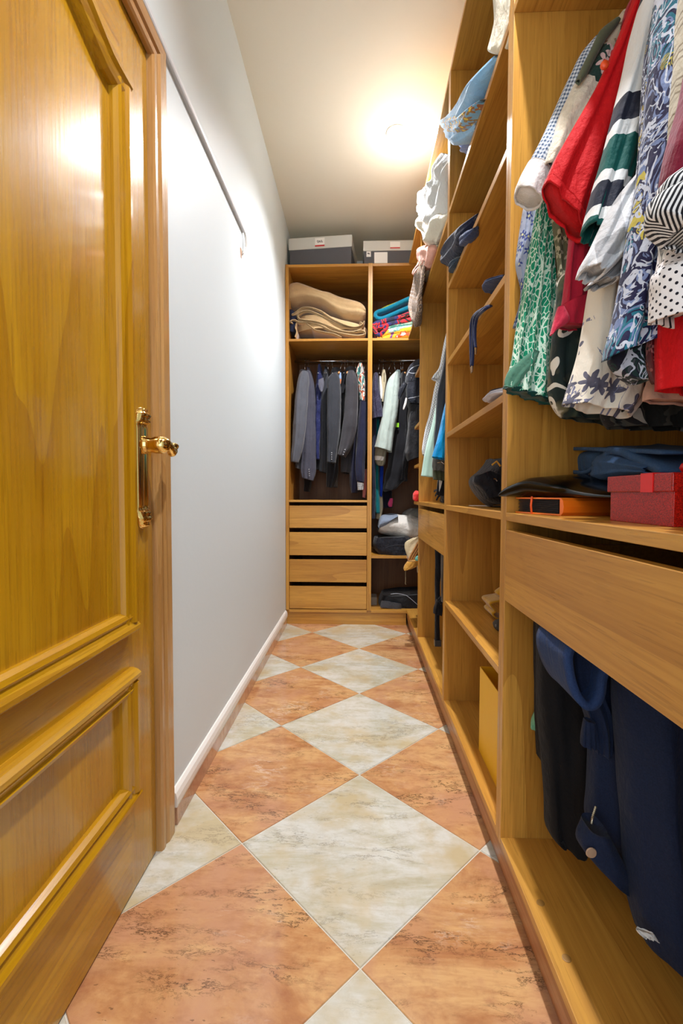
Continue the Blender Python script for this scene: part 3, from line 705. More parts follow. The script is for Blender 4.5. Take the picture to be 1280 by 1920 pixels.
t = garment('blouse', 'blue and grey striped floral blouse hanging farthest back against the oak side panel', 'blouse', LB(1.012))
piece(t, 'sleeve', BLUE_FLORAL, [((990, 350), (1018, 350)), ((980, 400), (1014, 400)), ((970, 470), (1008, 470)), ((968, 500), (1004, 500)), ((974, 540), (1000, 540)), ((970, 575), (990, 575)), ((964, 600), (984, 600)), ((961, 612), (980, 618))], 1.015, .028, seed=1, fold=(.004, 4), wr=.004)
body(t, BLUE_FLORAL, 1.018, .52, .83, 1.80, 1.25, .02, 1)

t = garment('dress', 'teal green net-print blouse with long slanted hem, left end of the hanging clothes', 'dress', LB(.985))
piece(t, 'body', GREEN_NET, [((1018, 350), (1040, 352)), ((1009, 385), (1039, 385)), ((1000, 440), (1038, 440)), ((988, 510), (1039, 510)), ((975, 580), (1040, 580)), ((962, 650), (1041, 650)), ((950, 705), (1042, 715)), ((946, 727), (1043, 757))], .985, .035, seed=2, fold=(.010, 3.3), N=56, M=56)
piece(t, 'hem_binding', TEALG, [((945.5, 722), (1043, 752)), ((945, 730), (1043, 760))], .985, .038, seed=2, fold=(.010, 3.3), N=6, M=56, hem=False, wr=.002)
piece(t, 'back_hem', fabric('green_net_reverse', srgb(96, 142, 120), srgb(70, 122, 100)), [((1000, 655), (1012, 660)), ((975, 676), (1000, 686)), ((955, 694), (985, 702)), ((947, 712), (972, 722)), ((946, 724), (962, 728))], .962, .006, seed=3, fold=(.002, 2), N=16, M=20, hem=False, wr=.001)
body(t, GREEN_NET, .995, .50, .83, 1.80, 1.22, .02, 2)

t = garment('shirt', 'blue gingham shirt with a rolled white cuff beside the oak panel', 'shirt', LB(.945))
piece(t, 'sleeve', GINGHAM, [((1108, 80), (1130, 96)), ((1085, 108), (1112, 140)), ((1064, 150), (1096, 190)), ((1042, 200), (1078, 240)), ((1018, 255), (1054, 290)), ((1000, 290), (1036, 318)), ((984, 318), (1024, 340))], .945, .045, seed=4, fold=(.003, 2))
piece(t, 'cuff', WHITE_COTTON, [((988, 306), (1030, 326)), ((976, 328), (1026, 346)), ((968, 346), (1020, 364)), ((966, 358), (1014, 384))], .94, .062, seed=5, fold=(.002, 2), N=18, M=36, p=.75)
body(t, GINGHAM, .958, .50, .83, 1.85, 1.24, .022, 4)

t = garment('cardigan', 'patchwork cardigan of tan, dark green flowers and fluffy cream, left of the red shirt', 'cardigan', LB(.90))
piece(t, 'sleeve', CARDIGAN, [((1156, 38), (1196, 40)), ((1138, 58), (1186, 96)), ((1115, 88), (1172, 134)), ((1094, 128), (1154, 176)), ((1070, 178), (1130, 226)), ((1050, 215), (1108, 268)), ((1036, 255), (1088, 310)), ((1018, 308), (1064, 345))], .918, .05, seed=6, fold=(.004, 3), wr=.006)
piece(t, 'edge_trim', OLIVE_SATIN, [((1150, 38), (1162, 40)), ((1122, 62), (1140, 70)), ((1108, 92), (1122, 102)), ((1088, 132), (1100, 142)), ((1080, 150), (1086, 158))], .893, .014, seed=7, N=20, M=16, fold=(.001, 1))
piece(t, 'back_flap', OLIVE_FLORAL, [((1024, 330), (1090, 330)), ((1034, 400), (1080, 400)), ((1042, 470), (1078, 470)), ((1044, 540), (1078, 540)), ((1036, 600), (1076, 600)), ((1038, 640), (1078, 640))], .945, .03, seed=8, fold=(.006, 3))
body(t, OLIVE_FLORAL, .932, .50, .83, 1.85, 1.22, .022, 6)

t = garment('blouse', 'dark green, olive and cream watercolour-print blouse with a long curved hem', 'blouse', LB(.845))
piece(t, 'body', WATERC, [((1046, 520), (1130, 520)), ((1042, 590), (1128, 590)), ((1036, 640), (1122, 640)), ((1031, 690), (1118, 700)), ((1031, 735), (1130, 745)), ((1042, 766), (1160, 776)), ((1054, 782), (1196, 800))], .895, .045, seed=9, fold=(.008, 3))
body(t, WATERC, .902, .50, .83, 1.85, 1.20, .025, 9, 'back')

t = garment('shirt', 'bright red shirt with a wide short sleeve pointing down, in the middle of the rail', 'shirt', LB(.86))
piece(t, 'sleeve', RED, [((1206, -60), (1238, -60)), ((1188, 0), (1204, -2)), ((1168, 48), (1190, 60)), ((1146, 100), (1178, 120)), ((1118, 160), (1164, 190)), ((1088, 215), (1150, 260)), ((1060, 264), (1138, 318)), ((1036, 306), (1118, 378)), ((1019, 345), (1096, 446))], .835, .05, seed=10, fold=(.005, 2), wr=.003)
piece(t, 'sleeve_hem', RED, [((1022, 336), (1100, 432)), ((1017, 350), (1094, 452))], .832, .056, seed=10, fold=(.005, 2), N=6, M=40, hem=True, wr=.002)
MB().lathe([(0, -.004), (.006, -.003), (.007, 0), (.006, .003), (0, .004)], atY(1133, 122, .805), 'y', 14).build('button', plain('orange_button', srgb(240, 86, 40), .35), t, smooth=True)
piece(t, 'under_layer', RED_DK, [((1210, -50), (1226, -50)), ((1176, 10), (1192, 14)), ((1168, 40), (1180, 50))], .87, .02, seed=11, N=12, M=20)
body(t, RED, .85, .50, .83, 1.86, 1.26, .022, 10)

t = garment('skirt', 'crimson wrap skirt with a knotted waist tie, below the red sleeve', 'skirt', LB(.80))
piece(t, 'body', CRIMSON, [((1092, 260), (1130, 260)), ((1080, 350), (1124, 350)), ((1068, 430), (1118, 430)), ((1062, 500), (1116, 500)), ((1056, 560), (1114, 560)), ((1050, 590), (1112, 590))], .868, .03, seed=12, fold=(.006, 2.5))
piece(t, 'tie_band', CRIMSON, [((1052, 574), (1120, 548)), ((1050, 590), (1120, 566)), ((1046, 602), (1118, 596)), ((1044, 612), (1116, 616))], .858, .04, seed=13, N=20, fold=(.003, 2), hem=True)
piece(t, 'tie_end', fabric('crimson_tie', srgb(206, 52, 78), srgb(190, 40, 66)), [((1046, 576), (1054, 574)), ((1042, 586), (1066, 598)), ((1038, 600), (1058, 610)), ((1034, 616), (1044, 618)), ((1031, 628), (1034, 629))], .838, .010, seed=14, N=20, M=20, fold=(.001, 1), hem=False)

t = garment('shirt', 'white, dark green and black print shirt between red shirt and paisley shirt', 'shirt', LB(.735))
piece(t, 'sleeve', GEO, [((1222, -60), (1252, -60)), ((1205, 0), (1244, 0)), ((1192, 50), (1240, 50)), ((1180, 100), (1238, 105)), ((1166, 152), (1230, 160)), ((1152, 205), (1222, 215)), ((1138, 258), (1208, 268)), ((1122, 320), (1182, 335)), ((1106, 380), (1152, 395)), ((1094, 430), (1128, 450))], .735, .055, seed=15, fold=(.004, 2), N=56, uc=False)
piece(t, 'second_sleeve', TEALG, [((1192, 240), (1226, 240)), ((1184, 300), (1220, 300)), ((1174, 380), (1212, 380)), ((1162, 460), (1200, 460)), ((1150, 540), (1180, 545))], .765, .04, seed=16, fold=(.004, 2))
piece(t, 'dark_band', NAVYB, [((1151, 536), (1182, 540)), ((1147, 556), (1178, 566))], .762, .043, seed=16, N=8, M=30, fold=(.001, 1))
piece(t, 'cuff', WHITE_COTTON, [((1146, 552), (1178, 562)), ((1144, 566), (1174, 576)), ((1145, 576), (1168, 584))], .76, .048, seed=17, N=10, M=30, p=.8, fold=(.001, 1))
body(t, GEO, .755, .50, .83, 1.86, 1.24, .024, 15)

t = garment('tunic', 'long cream tunic printed with dark flowers, its wide hem hanging lowest', 'tunic', LB(.79))
piece(t, 'body', TUNIC, [((1124, 440), (1190, 440)), ((1116, 500), (1186, 500)), ((1108, 550), (1184, 550)), ((1098, 610), (1188, 610)), ((1088, 660), (1200, 660)), ((1076, 705), (1214, 700)), ((1067, 735), (1212, 742)), ((1060, 757), (1186, 782))], .755, .06, seed=18, fold=(.007, 2), N=56, M=56, p=.75)
def print_shape(pts, Y, mat, name, parent):
    q = [atY(x, y, Y) for x, y in pts]; n = len(q)
    MB().add(q + [v + Vector((0, .0012, 0)) for v in q], [tuple(range(n)), tuple(range(2 * n - 1, n - 1, -1))] + [(i, (i + 1) % n, n + (i + 1) % n, n + i) for i in range(n)]).build(name, mat, parent)
body(t, TUNIC, .772, .47, .83, 1.84, 1.16, .024, 18, 'back')

t = garment('blouse', 'sheer white and grey checked blouse with a turned-up sleeve', 'blouse', LB(.68))
piece(t, 'sleeve', SHEER, [((1204, 318), (1224, 312)), ((1186, 332), (1226, 326)), ((1166, 358), (1222, 356)), ((1146, 392), (1204, 398)), ((1130, 425), (1190, 434)), ((1110, 465), (1166, 474)), ((1094, 492), (1134, 512)), ((1090, 508), (1122, 522))], .675, .05, seed=19, fold=(.005, 2), wr=.004)
piece(t, 'sleeve_back', SHEER, [((1206, 370), (1228, 350)), ((1190, 410), (1222, 395)), ((1168, 450), (1206, 440)), ((1142, 490), (1190, 485)), ((1120, 518), (1168, 516)), ((1104, 534), (1150, 530))], .70, .05, seed=20, fold=(.005, 2), wr=.004)
body(t, SHEER, .70, .46, .83, 1.86, 1.30, .02, 19)

t = garment('shirt', 'blue and navy paisley shirt with a wide turned sleeve end, right of the cream tunic', 'shirt', LB(.63))
piece(t, 'sleeve', PAISLEY, [((1246, -70), (1300, -70)), ((1238, 0), (1284, 0)), ((1230, 80), (1278, 80)), ((1222, 160), (1266, 160)), ((1216, 240), (1258, 240)), ((1206, 320), (1252, 320)), ((1196, 390), (1246, 390)), ((1184, 450), (1244, 450)), ((1174, 510), (1240, 510)), ((1164, 565), (1236, 565)), ((1153, 615), (1236, 605)), ((1142, 650), (1238, 625)), ((1138, 672), (1236, 636))], .625, .06, seed=21, fold=(.005, 2), N=64, M=48, p=.7)
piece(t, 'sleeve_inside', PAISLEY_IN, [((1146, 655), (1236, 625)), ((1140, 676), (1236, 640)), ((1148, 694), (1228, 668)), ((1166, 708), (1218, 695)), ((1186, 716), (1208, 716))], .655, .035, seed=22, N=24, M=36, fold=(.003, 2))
piece(t, 'front_edge', NAVY_PRINT, [((1236, -40), (1258, -40)), ((1220, 60), (1244, 60)), ((1212, 150), (1234, 150)), ((1206, 240), (1228, 240)), ((1198, 320), (1216, 320)), ((1192, 380), (1206, 380))], .66, .03, seed=23, fold=(.003, 2))
body(t, NAVY_PRINT, .645, .47, .83, 1.86, 1.28, .024, 21)

t = garment('shirt', 'beige striped shirt mostly hidden behind the burgundy sleeve', 'shirt', LB(.60))
piece(t, 'sleeve', BEIGE_STRIPE, [((1286, -60), (1340, -60)), ((1276, 30), (1330, 30)), ((1268, 110), (1322, 110)), ((1262, 190), (1316, 190)), ((1256, 260), (1312, 260)), ((1250, 320), (1310, 320))], .59, .05, seed=24, fold=(.005, 2))
body(t, BEIGE_STRIPE, .602, .47, .83, 1.86, 1.30, .02, 24)
t = garment('sweater', 'burgundy sweater sleeve at the right edge above the striped cuff', 'sweater', LB(.56))
piece(t, 'sleeve', BURG, [((1304, 100), (1340, 100)), ((1286, 165), (1336, 165)), ((1268, 220), (1334, 220)), ((1252, 280), (1330, 280)), ((1246, 330), (1328, 330)), ((1246, 360), (1328, 360))], .55, .05, seed=25, fold=(.003, 2))
body(t, BURG, .565, .47, .83, 1.86, 1.30, .02, 25)
t = garment('blouse', 'black and white striped blouse with a knotted cuff at the right edge', 'blouse', LB(.52))
piece(t, 'sleeve', STRIPE_BW, [((1300, 300), (1380, 290)), ((1250, 336), (1380, 330)), ((1236, 350), (1372, 350)), ((1234, 366), (1370, 372))], .53, .05, seed=26, N=20, fold=(.003, 2))
piece(t, 'cuff', STRIPE_BW, [((1240, 366), (1370, 356)), ((1224, 374), (1368, 374)), ((1219, 394), (1366, 398)), ((1220, 412), (1362, 424)), ((1236, 422), (1350, 440)), ((1262, 436), (1330, 450))], .515, .06, seed=27, N=26, fold=(.004, 2), p=.7)
body(t, STRIPE_BW, .54, .49, .83, 1.86, 1.32, .02, 26)
t = garment('shirt', 'grey plaid shirt showing between striped cuff and polka-dot blouse', 'shirt', LB(.585))
piece(t, 'body', GREY_PLAID, [((1250, 380), (1400, 380)), ((1242, 430), (1400, 430)), ((1238, 480), (1400, 480)), ((1236, 530), (1400, 530))], .58, .04, seed=28, fold=(.006, 3))
t = garment('blouse', 'white blouse with black polka dots at the right edge', 'blouse', LB(.55))
piece(t, 'sleeve', POLKA, [((1240, 440), (1400, 436)), ((1236, 500), (1400, 496)), ((1232, 512), (1400, 508)), ((1230, 560), (1400, 560)), ((1229, 600), (1400, 610))], [.59, .575, .55, .55, .55], .05, seed=29, fold=(.005, 2))
t = garment('skirt', 'bright red skirt hanging below the polka-dot blouse', 'skirt', LB(.59))
piece(t, 'body', RED, [((1242, 540), (1420, 540)), ((1238, 600), (1420, 600)), ((1236, 660), (1420, 660)), ((1234, 730), (1420, 738))], .59, .05, seed=30, fold=(.006, 2))
piece(t, 'lace_edge', flowered('dark_red_lace', srgb(96, 16, 24), srgb(160, 90, 90), srgb(40, 10, 14), 60, .5), [((1222, 610), (1250, 610)), ((1216, 650), (1246, 650)), ((1219, 690), (1244, 690)), ((1230, 715), (1244, 718))], .615, .02, seed=31, N=20, M=24)
t = garment('sweater', 'pale pink knit hem just under the red skirt', 'sweater', LB(.68))
piece(t, 'body', fabric('pink_knit', srgb(206, 160, 140), var=.2), [((1222, 640), (1420, 640)), ((1218, 700), (1420, 700)), ((1206, 735), (1420, 742)), ((1204, 752), (1420, 760))], .67, .05, seed=32, fold=(.004, 3))
t = garment('dress', 'black and grey camouflage-print dress hanging deepest at the right', 'dress', LB(.90))
piece(t, 'body', CAMO, [((1130, 540), (1330, 540)), ((1120, 640), (1330, 640)), ((1118, 720), (1330, 720)), ((1126, 780), (1330, 784)), ((1140, 800), (1330, 806))], .80, .05, seed=33, fold=(.008, 4))

# ------------------------------------------------------------------ on the shelf under the blouses
ZS = SH + BT
t = thing('album', 'orange ring album with black pages lying on the shelf under the black pouch', 'album', (.383, .891, ZS))
AX0, AX1, AY0, AY1 = .383, .64, .891, 1.038
oc = plain('orange_plastic', srgb(255, 126, 26), .3, coat=.2); pg = plain('black_pages', srgb(34, 32, 34), .8)
m = MB(); m.box((AX0, AY0, ZS), (AX1, AY1, ZS + .003), .001); m.box((AX0, AY0, ZS + .031), (AX1, AY1, ZS + .034), .001)
m.prism([(AY0, ZS), (AY0 - .006, ZS + .006), (AY0 - .008, ZS + .017), (AY0 - .006, ZS + .028), (AY0, ZS + .034), (AY0 + .003, ZS + .031), (AY0 + .003, ZS + .003)], 'x', AX0, AX1); m.build('cover', oc, t)
for k in range(11): box('page', (AX0 + .004, AY0 + .012, ZS + .0045 + k * .0024), (AX1 - .004, AY1 - .006 - .002 * (k % 3), ZS + .0060 + k * .0024), pg, t, 0)
MB().tube([(AX0 - .001, AY1 - .06, ZS - .0), (AX0 - .003, AY1 - .06, ZS + .017), (AX0 - .001, AY1 - .06, ZS + .036)], .0022, 8).build('elastic_band', plain('orange_elastic', srgb(226, 84, 14), .5), t)
t.rotation_euler.z = R(14.8)
t = thing('pouch', 'flat black patent leather pouch on top of the orange album', 'pouch', (.45, .95, ZS + .035))
pat = plain('black_patent', srgb(8, 8, 9), .16, spec=.35, coat=.15); 
rows = [((.308, 1.036, ZS + .052)), (.322, 1.018, ZS + .062), (.344, .985, ZS + .070), (.376, .94, ZS + .064), (.402, .90, ZS + .055), (.414, .82, ZS + .048), (.43, .76, ZS + .046)]
m = MB(); vs, fs = [], []; RR = cr([Vector(r_) for r_ in rows], 34); K = 26
for i, c in enumerate(RR):
    s = i / 33; hh = (.006 + .020 * math.sin(min(1, s * 2.4) * math.pi / 2) * (1 - .45 * s)); wx = .17 + .03 * s
    for k in range(K):
        a = 6.283 * k / K; px_ = (1 - math.cos(a)) * wx / 2; pz = math.copysign(abs(math.sin(a)) ** .55, math.sin(a)) * hh * (1 if px_ > .02 else .8)
        nz = .004 * noise.noise(Vector((px_ * 16, c.y * 14, 3.3 if pz > 0 else 7)))
        vs.append((c.x + px_, c.y, max(ZS + .0355, c.z - .012 + pz + nz)))
for i in range(33):
    for k in range(K): fs.append((i * K + k, i * K + (k + 1) % K, (i + 1) * K + (k + 1) % K, (i + 1) * K + k))
fs += [tuple(range(K)), tuple(33 * K + k for k in range(K))[::-1]]
m.add(vs, fs).build('body', pat, t, smooth=True)
t = thing('jeans', 'mid blue folded jeans on the shelf behind the red glitter box', 'jeans', (.56, .8, ZS + .05))
JX = .47
def jp(px, py, X=JX): return atX(px, py, X)
XD = (1, 0, 0)
ribbon([jp(x, y) for x, y in ((1240, 884), (1196, 864), (1164, 848), (1138, 846), (1129, 858), (1122, 882), (1106, 907), (1082, 917), (1058, 908), (1044, 890), (1042, 876), (1050, 868))], .26, .013, 10, 90, 3, .005, XD).build('lower_leg', DENIM_LT, t, smooth=True)
ribbon([jp(x, y) for x, y in ((1240, 849), (1190, 846), (1140, 844), (1095, 842), (1062, 841), (1054, 844), (1054, 856), (1064, 874), (1074, 886), (1096, 885), (1114, 872), (1126, 855))], .26, .007, 10, 90, 4, .004, XD).build('upper_leg', DENIM_LT, t, smooth=True)
ribbon([jp(x, y) for x, y in ((1052, 872), (1060, 886), (1074, 897), (1092, 897), (1108, 888))], .2, .008, 8, 50, 5, .004, XD).build('inner_fold', DENIM, t, smooth=True)
loft([((1124, 866), (1120, 890)), ((1134, 852), (1128, 902)), ((1158, 850), (1150, 902)), ((1190, 858), (1186, 894)), ((1236, 872), (1236, 890))], JX + .02, [.02, .05, .06, .06, .05], ax='X', fold=(.003, 2), wr=.005, seed=39).build('front_fold', DENIM_LT, t, smooth=True, fixn=False)
blob(jp(1185, 872, .61) , (.13, .16, .036), .6, .008, 12, 5).build('folded_body', DENIM_LT, t, smooth=True)
t = thing('jeans', 'dark folded jeans lying behind the mid blue pair, deep on the shelf', 'jeans', (.7, .62, ZS + .1))
blob((.74, .66, ZS + .13), (.11, .25, .035), .6, .01, 10, 6).build('folded_body', DENIM, t, smooth=True)
blob((.72, .84, ZS + .035), (.13, .13, .036), .6, .01, 10, 16).build('folded_leg', DENIM_BK, t, smooth=True)
t = thing('gift_box', 'red glitter gift box with a ribbon at the right end of the shelf', 'box', (.45, .65, ZS))
gl = NT('red_glitter', .35); gv = gl.obj(); gn = gl.vor(gv, 900, out=1); gs = gl.sep(gn)[0]
gl.col(gl.mix(gs, srgb(118, 4, 4), srgb(206, 26, 14))); gl.bump(gs, .8, .002); gl.b.inputs['Coat Weight'].default_value = .1
GX, GY0, GY1 = .386, .585, .735
box('base', (GX + .004, GY0 + .003, ZS), (GX + .19, GY1 - .003, ZS + .052), gl.m, t, .001)
box('lid', (GX, GY0, ZS + .044), (GX + .194, GY1, ZS + .068), gl.m, t, .0015)
rb_ = plain('red_ribbon', srgb(226, 30, 30), .35)
box('ribbon', (GX - .0012, .622, ZS + .0435), (GX + .0, .648, ZS + .0682), rb_, t, 0); box('ribbon', (GX - .0012, .622, ZS + .068), (GX + .19, .648, ZS + .0692), rb_, t, 0)
MB().tube(cr([Vector(q) for q in ((GX + .03, .60, ZS + .071), (GX + .05, .63, ZS + .080), (GX + .07, .66, ZS + .073), (GX + .05, .635, ZS + .078), (GX + .06, .60, ZS + .073))], 20), .006, 8).build('bow', rb_, t, smooth=True)

# ------------------------------------------------------------------ trousers hanging under the wide drawer
t = thing('trousers', 'black denim trousers hanging farthest left under the wide drawer', 'trousers', (.6, .95, .62), 'trousers under the wide drawer')
piece(t, 'leg', DENIM_BK, [((1014, 1060), (1130, 1060)), ((1009, 1180), (1130, 1190)), ((1007, 1300), (1128, 1300)), ((1012, 1390), (1128, 1400)), ((1019, 1480), (1126, 1490)), ((1022, 1545), (1120, 1560)), ((1036, 1568), (1100, 1578))], .93, .10, seed=40, fold=(.010, 2), p=.7)
piece(t, 'side_leg', DENIM_BK, [((1010, 1060), (1045, 1060)), ((1006, 1180), (1036, 1190)), ((1006, 1280), (1026, 1290)), ((1010, 1370), (1022, 1380)), ((1013, 1425), (1022, 1432))], .985, .06, seed=41, fold=(.004, 2))
t = thing('blouse', 'small mint green garment edge peeking out behind the black trousers', 'blouse', (.5, 1.01, .55))
piece(t, 'hem', fabric('mint_hem', srgb(120, 176, 140), var=.2), [((1010, 1300), (1030, 1300)), ((1002, 1330), (1030, 1330)), ((995, 1352), (1030, 1356)), ((994, 1366), (1030, 1370))], 1.015, .02, seed=42, N=16, M=20)
t = thing('jeans', 'dark blue jeans with open zip hanging upside down under the wide drawer', 'jeans', (.6, .78, .62), 'trousers under the wide drawer')
piece(t, 'front_leg', DENIM, [((1110, 1150), (1340, 1180)), ((1126, 1240), (1340, 1260)), ((1116, 1330), (1340, 1360)), ((1111, 1420), (1340, 1450)), ((1108, 1490), (1340, 1540)), ((1106, 1545), (1330, 1620)), ((1130, 1590), (1330, 1660))], .80, .10, seed=43, fold=(.014, 2), N=56, p=.7)
piece(t, 'back_leg', DENIM, [((1160, 1150), (1400, 1180)), ((1158, 1260), (1400, 1300)), ((1160, 1380), (1400, 1420)), ((1166, 1480), (1400, 1530)), ((1176, 1580), (1400, 1640)), ((1180, 1680), (1400, 1740)), ((1196, 1745), (1400, 1800))], .72, .12, seed=44, fold=(.016, 2), N=56, p=.7)
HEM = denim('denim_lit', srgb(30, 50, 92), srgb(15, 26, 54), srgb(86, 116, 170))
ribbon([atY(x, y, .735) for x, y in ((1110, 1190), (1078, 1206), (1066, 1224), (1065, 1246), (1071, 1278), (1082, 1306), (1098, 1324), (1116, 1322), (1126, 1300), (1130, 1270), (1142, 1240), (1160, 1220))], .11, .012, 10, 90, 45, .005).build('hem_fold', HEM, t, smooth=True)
piece(t, 'leg_end', DENIM, [((1070, 1216), (1150, 1216)), ((1072, 1250), (1132, 1256)), ((1080, 1290), (1126, 1296)), ((1092, 1326), (1136, 1330)), ((1104, 1360), (1138, 1366)), ((1108, 1400), (1136, 1404))], .79, .06, seed=46, fold=(.006, 2))
piece(t, 'pocket', DENIM, [((1094, 1348), (1114, 1352)), ((1090, 1376), (1116, 1384)), ((1088, 1396), (1118, 1402))], .765, .02, seed=46, N=14, M=24)
piece(t, 'waistband', DENIM, [((1098, 1545), (1128, 1545)), ((1086, 1565), (1180, 1640)), ((1086, 1582), (1182, 1660)), ((1100, 1600), (1184, 1676))], .745, .05, seed=47, N=18, fold=(.002, 1))
MB().lathe([(0, -.002), (.0075, -.0015), (.0085, 0), (.0075, .0015), (0, .002)], atY(1108, 1599, .719), 'y', 18).build('button', plain('pale_button', srgb(190, 160, 134), .4, .3), t)
zp = [atY(x, y, .746) for x, y in ((1117, 1512), (1110, 1535), (1109, 1556), (1114, 1572), (1124, 1584))]
MB().tube(cr(zp, 60), [.0013 + .0007 * (k % 2) for k in range(60)], 8).build('zip', plain('zip_metal', srgb(176, 164, 140), .3, .8), t)
piece(t, 'care_label', WHITE_COTTON, [((1190, 1740), (1226, 1752)), ((1196, 1750), (1232, 1760)), ((1204, 1757), (1234, 1764))], .665, .008, seed=48, N=8, M=20, hem=False)
for px, py in ((1013, 1693), (1062, 1797)):
    d = ray(px, py); q = Vector((0, 0, EYE)) + d * ((BOT - EYE) / d.z)
    MB().lathe([(0, 0), (.0075, 0), (.0075, .0006), (.006, .0009), (0, .0009)], (q.x, q.y, BOT), 'z', 16).build('peg_cap', plain('peg_cap', srgb(150, 108, 46), .5), bpy.data.objects['closet_unit'])
# ------------------------------------------------------------------ contents of the tall seven-compartment unit
def tap(rows, th): return [th * .25] + [th] * (len(rows) - 2) + [th * .35]
def lump(name, label, cat, base, mat, rows, X, th, group=None, nm='fold', **k):
    t = thing(name, label, cat, base, group)
    k.setdefault('fold', (.006, 2)); k.setdefault('wr', .006); k.setdefault('p', .6)
    loft(rows, X, tap(rows, th), ax='X', **k).build(nm, mat, t, smooth=True, fixn=False); return t
def add_x(t, nm, mat, rows, X, th, **k):
    k.setdefault('fold', (.004, 2)); k.setdefault('wr', .005)
    return loft(rows, X, tap(rows, th), ax='X', **k).build(nm, mat, t, smooth=True, fixn=False)
def towelblue():
    t = P_('light_blue_flower_towel', .9); v = t.obj(); 
    m, c0, d = t.flowers(t.obj((1, 1, 1), 0, (0, R(90), 0)), 15, 5, .45, .9)
    base = t.mix(t.noise(v, 7, 2), srgb(96, 164, 214), srgb(170, 206, 232)); t.col(base); t.cloth(.5, .5); return t.m
BLUE_T = towelblue(); 
def blueflower():
    t = P_('blue_flower_border', .9); v = t.uv(); m, c0, d = t.flowers(v, 26, 5, .62, 1.0)
    t.col(t.mix(c0, t.mix(m, srgb(118, 178, 216), t.mix(t.noise(v, 12, 1), srgb(190, 50, 40), srgb(96, 140, 30))), srgb(236, 204, 40))); return t.cloth(.4, .5)
BLUE_F = blueflower(); PERI = fabric('periwinkle_terry', srgb(122, 150, 214), rough=.95, sheen=.5)
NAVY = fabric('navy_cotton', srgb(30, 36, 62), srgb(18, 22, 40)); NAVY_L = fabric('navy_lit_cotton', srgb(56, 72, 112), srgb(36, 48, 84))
t = lump('towel', 'light blue towel with flowered border heaped on the upper shelf of the tall unit', 'towel', (.38, 1.5, 1.945), BLUE_T,
    [((934, 103), (938, 108)), ((914, 146), (924, 152)), ((894, 178), (909, 196)), ((874, 198), (897, 232)), ((856, 210), (886, 262)), ((840, 220), (868, 268)), ((834, 234), (846, 250))], .345, .10, seed=50, N=50)
add_x(t, 'flowered_border', BLUE_F, [((908, 186), (904, 192)), ((894, 202), (893, 222)), ((875, 211), (880, 246)), ((856, 214), (864, 252)), ((842, 219), (848, 248)), ((834, 228), (838, 242))], .322, .06, seed=51, N=40)
add_x(t, 'lower_fold', BLUE_T, [((898, 222), (893, 244)), ((880, 240), (876, 270)), ((864, 246), (862, 270)), ((848, 246), (852, 260))], .332, .07, seed=52, N=30)
t = lump('towel', 'periwinkle towel under the flowered blue towel at the shelf edge', 'towel', (.38, 1.4, 1.945), PERI, [((906, 218), (902, 226)), ((894, 234), (888, 258)), ((882, 258), (876, 284)), ((870, 270), (872, 288))], .345, .06, seed=53, N=30)
t = lump('sheet', 'cream folded sheet on the upper shelf beside the near oak divider', 'bed linen', (.36, 1.13, 1.945), CREAM, [((941, -70), (990, -70)), ((937, -20), (985, -20)), ((935, 30), (980, 30)), ((931, 70), (972, 76)), ((932, 92), (960, 98)), ((937, 102), (954, 104))], .352, .06, seed=54)
t = thing('bag', 'yellow bag just showing on the top shelf above the blouses', 'bag', (.40, .97, 1.945)); blob((.41, .985, 2.03), (.07, .045, .085), .5, .008, 12, 3, flat=1.945).build('body', fabric('yellow_bag_cloth', srgb(226, 168, 34)), t, smooth=True)
t = lump('trousers', 'navy trousers folded on the second shelf of the tall unit', 'trousers', (.38, 1.6, 1.673), NAVY, [((899, 398), (896, 414)), ((888, 416), (886, 446)), ((872, 428), (871, 478)), ((857, 448), (856, 500)), ((849, 470), (850, 502)), ((850, 492), (851, 505))], .35, .09, seed=55)
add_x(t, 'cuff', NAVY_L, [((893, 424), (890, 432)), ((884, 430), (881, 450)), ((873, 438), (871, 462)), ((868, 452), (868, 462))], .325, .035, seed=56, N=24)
t = lump('shorts', 'teal-black small garment at the left end of the second shelf', 'clothing', (.36, 1.72, 1.673), fabric('teal_black', srgb(34, 62, 84), srgb(22, 30, 44)), [((865, 482), (861, 490)), ((857, 484), (856, 503)), ((851, 494), (851, 510)), ((848, 506), (849, 513))], .33, .04, seed=57, N=24)
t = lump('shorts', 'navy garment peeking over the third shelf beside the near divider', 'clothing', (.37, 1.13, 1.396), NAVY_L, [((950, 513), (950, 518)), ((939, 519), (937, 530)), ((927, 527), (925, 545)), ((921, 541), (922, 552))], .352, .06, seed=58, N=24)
t = thing('drawstring', 'navy drawstring with metal tips dangling over the third shelf edge', 'drawstring', (.325, 1.3, 1.396))
sm = fabric('navy_cord', srgb(36, 42, 74))
for k, pth in enumerate(([(924, 570), (908, 578), (892, 588), (884, 602), (882, 630), (882.5, 660), (883.5, 688)], [(926, 570), (910, 579), (896, 592), (891, 610), (890, 634), (891.5, 652)], [(922, 572), (906, 580), (890, 594), (887, 620), (886.5, 660), (885, 686)])):
    q = cr([atX(x, y, .318 if i else .345) for i, (x, y) in enumerate(pth)], 30); MB().tube(q, .0042, 8).build('cord', sm, t, smooth=True)
    e = q[-1]; MB().tube([e, e + Vector((0, 0, -.018))], [.0035, .0018], 8).build('tip', STEEL, t)
t = lump('cloth', 'white and grey folded cloth on the fourth shelf beside the near divider', 'cloth', (.38, 1.12, 1.128), fabric('white_grey_cloth', srgb(222, 220, 226), srgb(176, 178, 192)), [((950, 727), (952, 740)), ((940, 733), (938, 744)), ((930, 741), (926, 752)), ((922, 752), (921, 756))], .345, .05, seed=59, N=24)
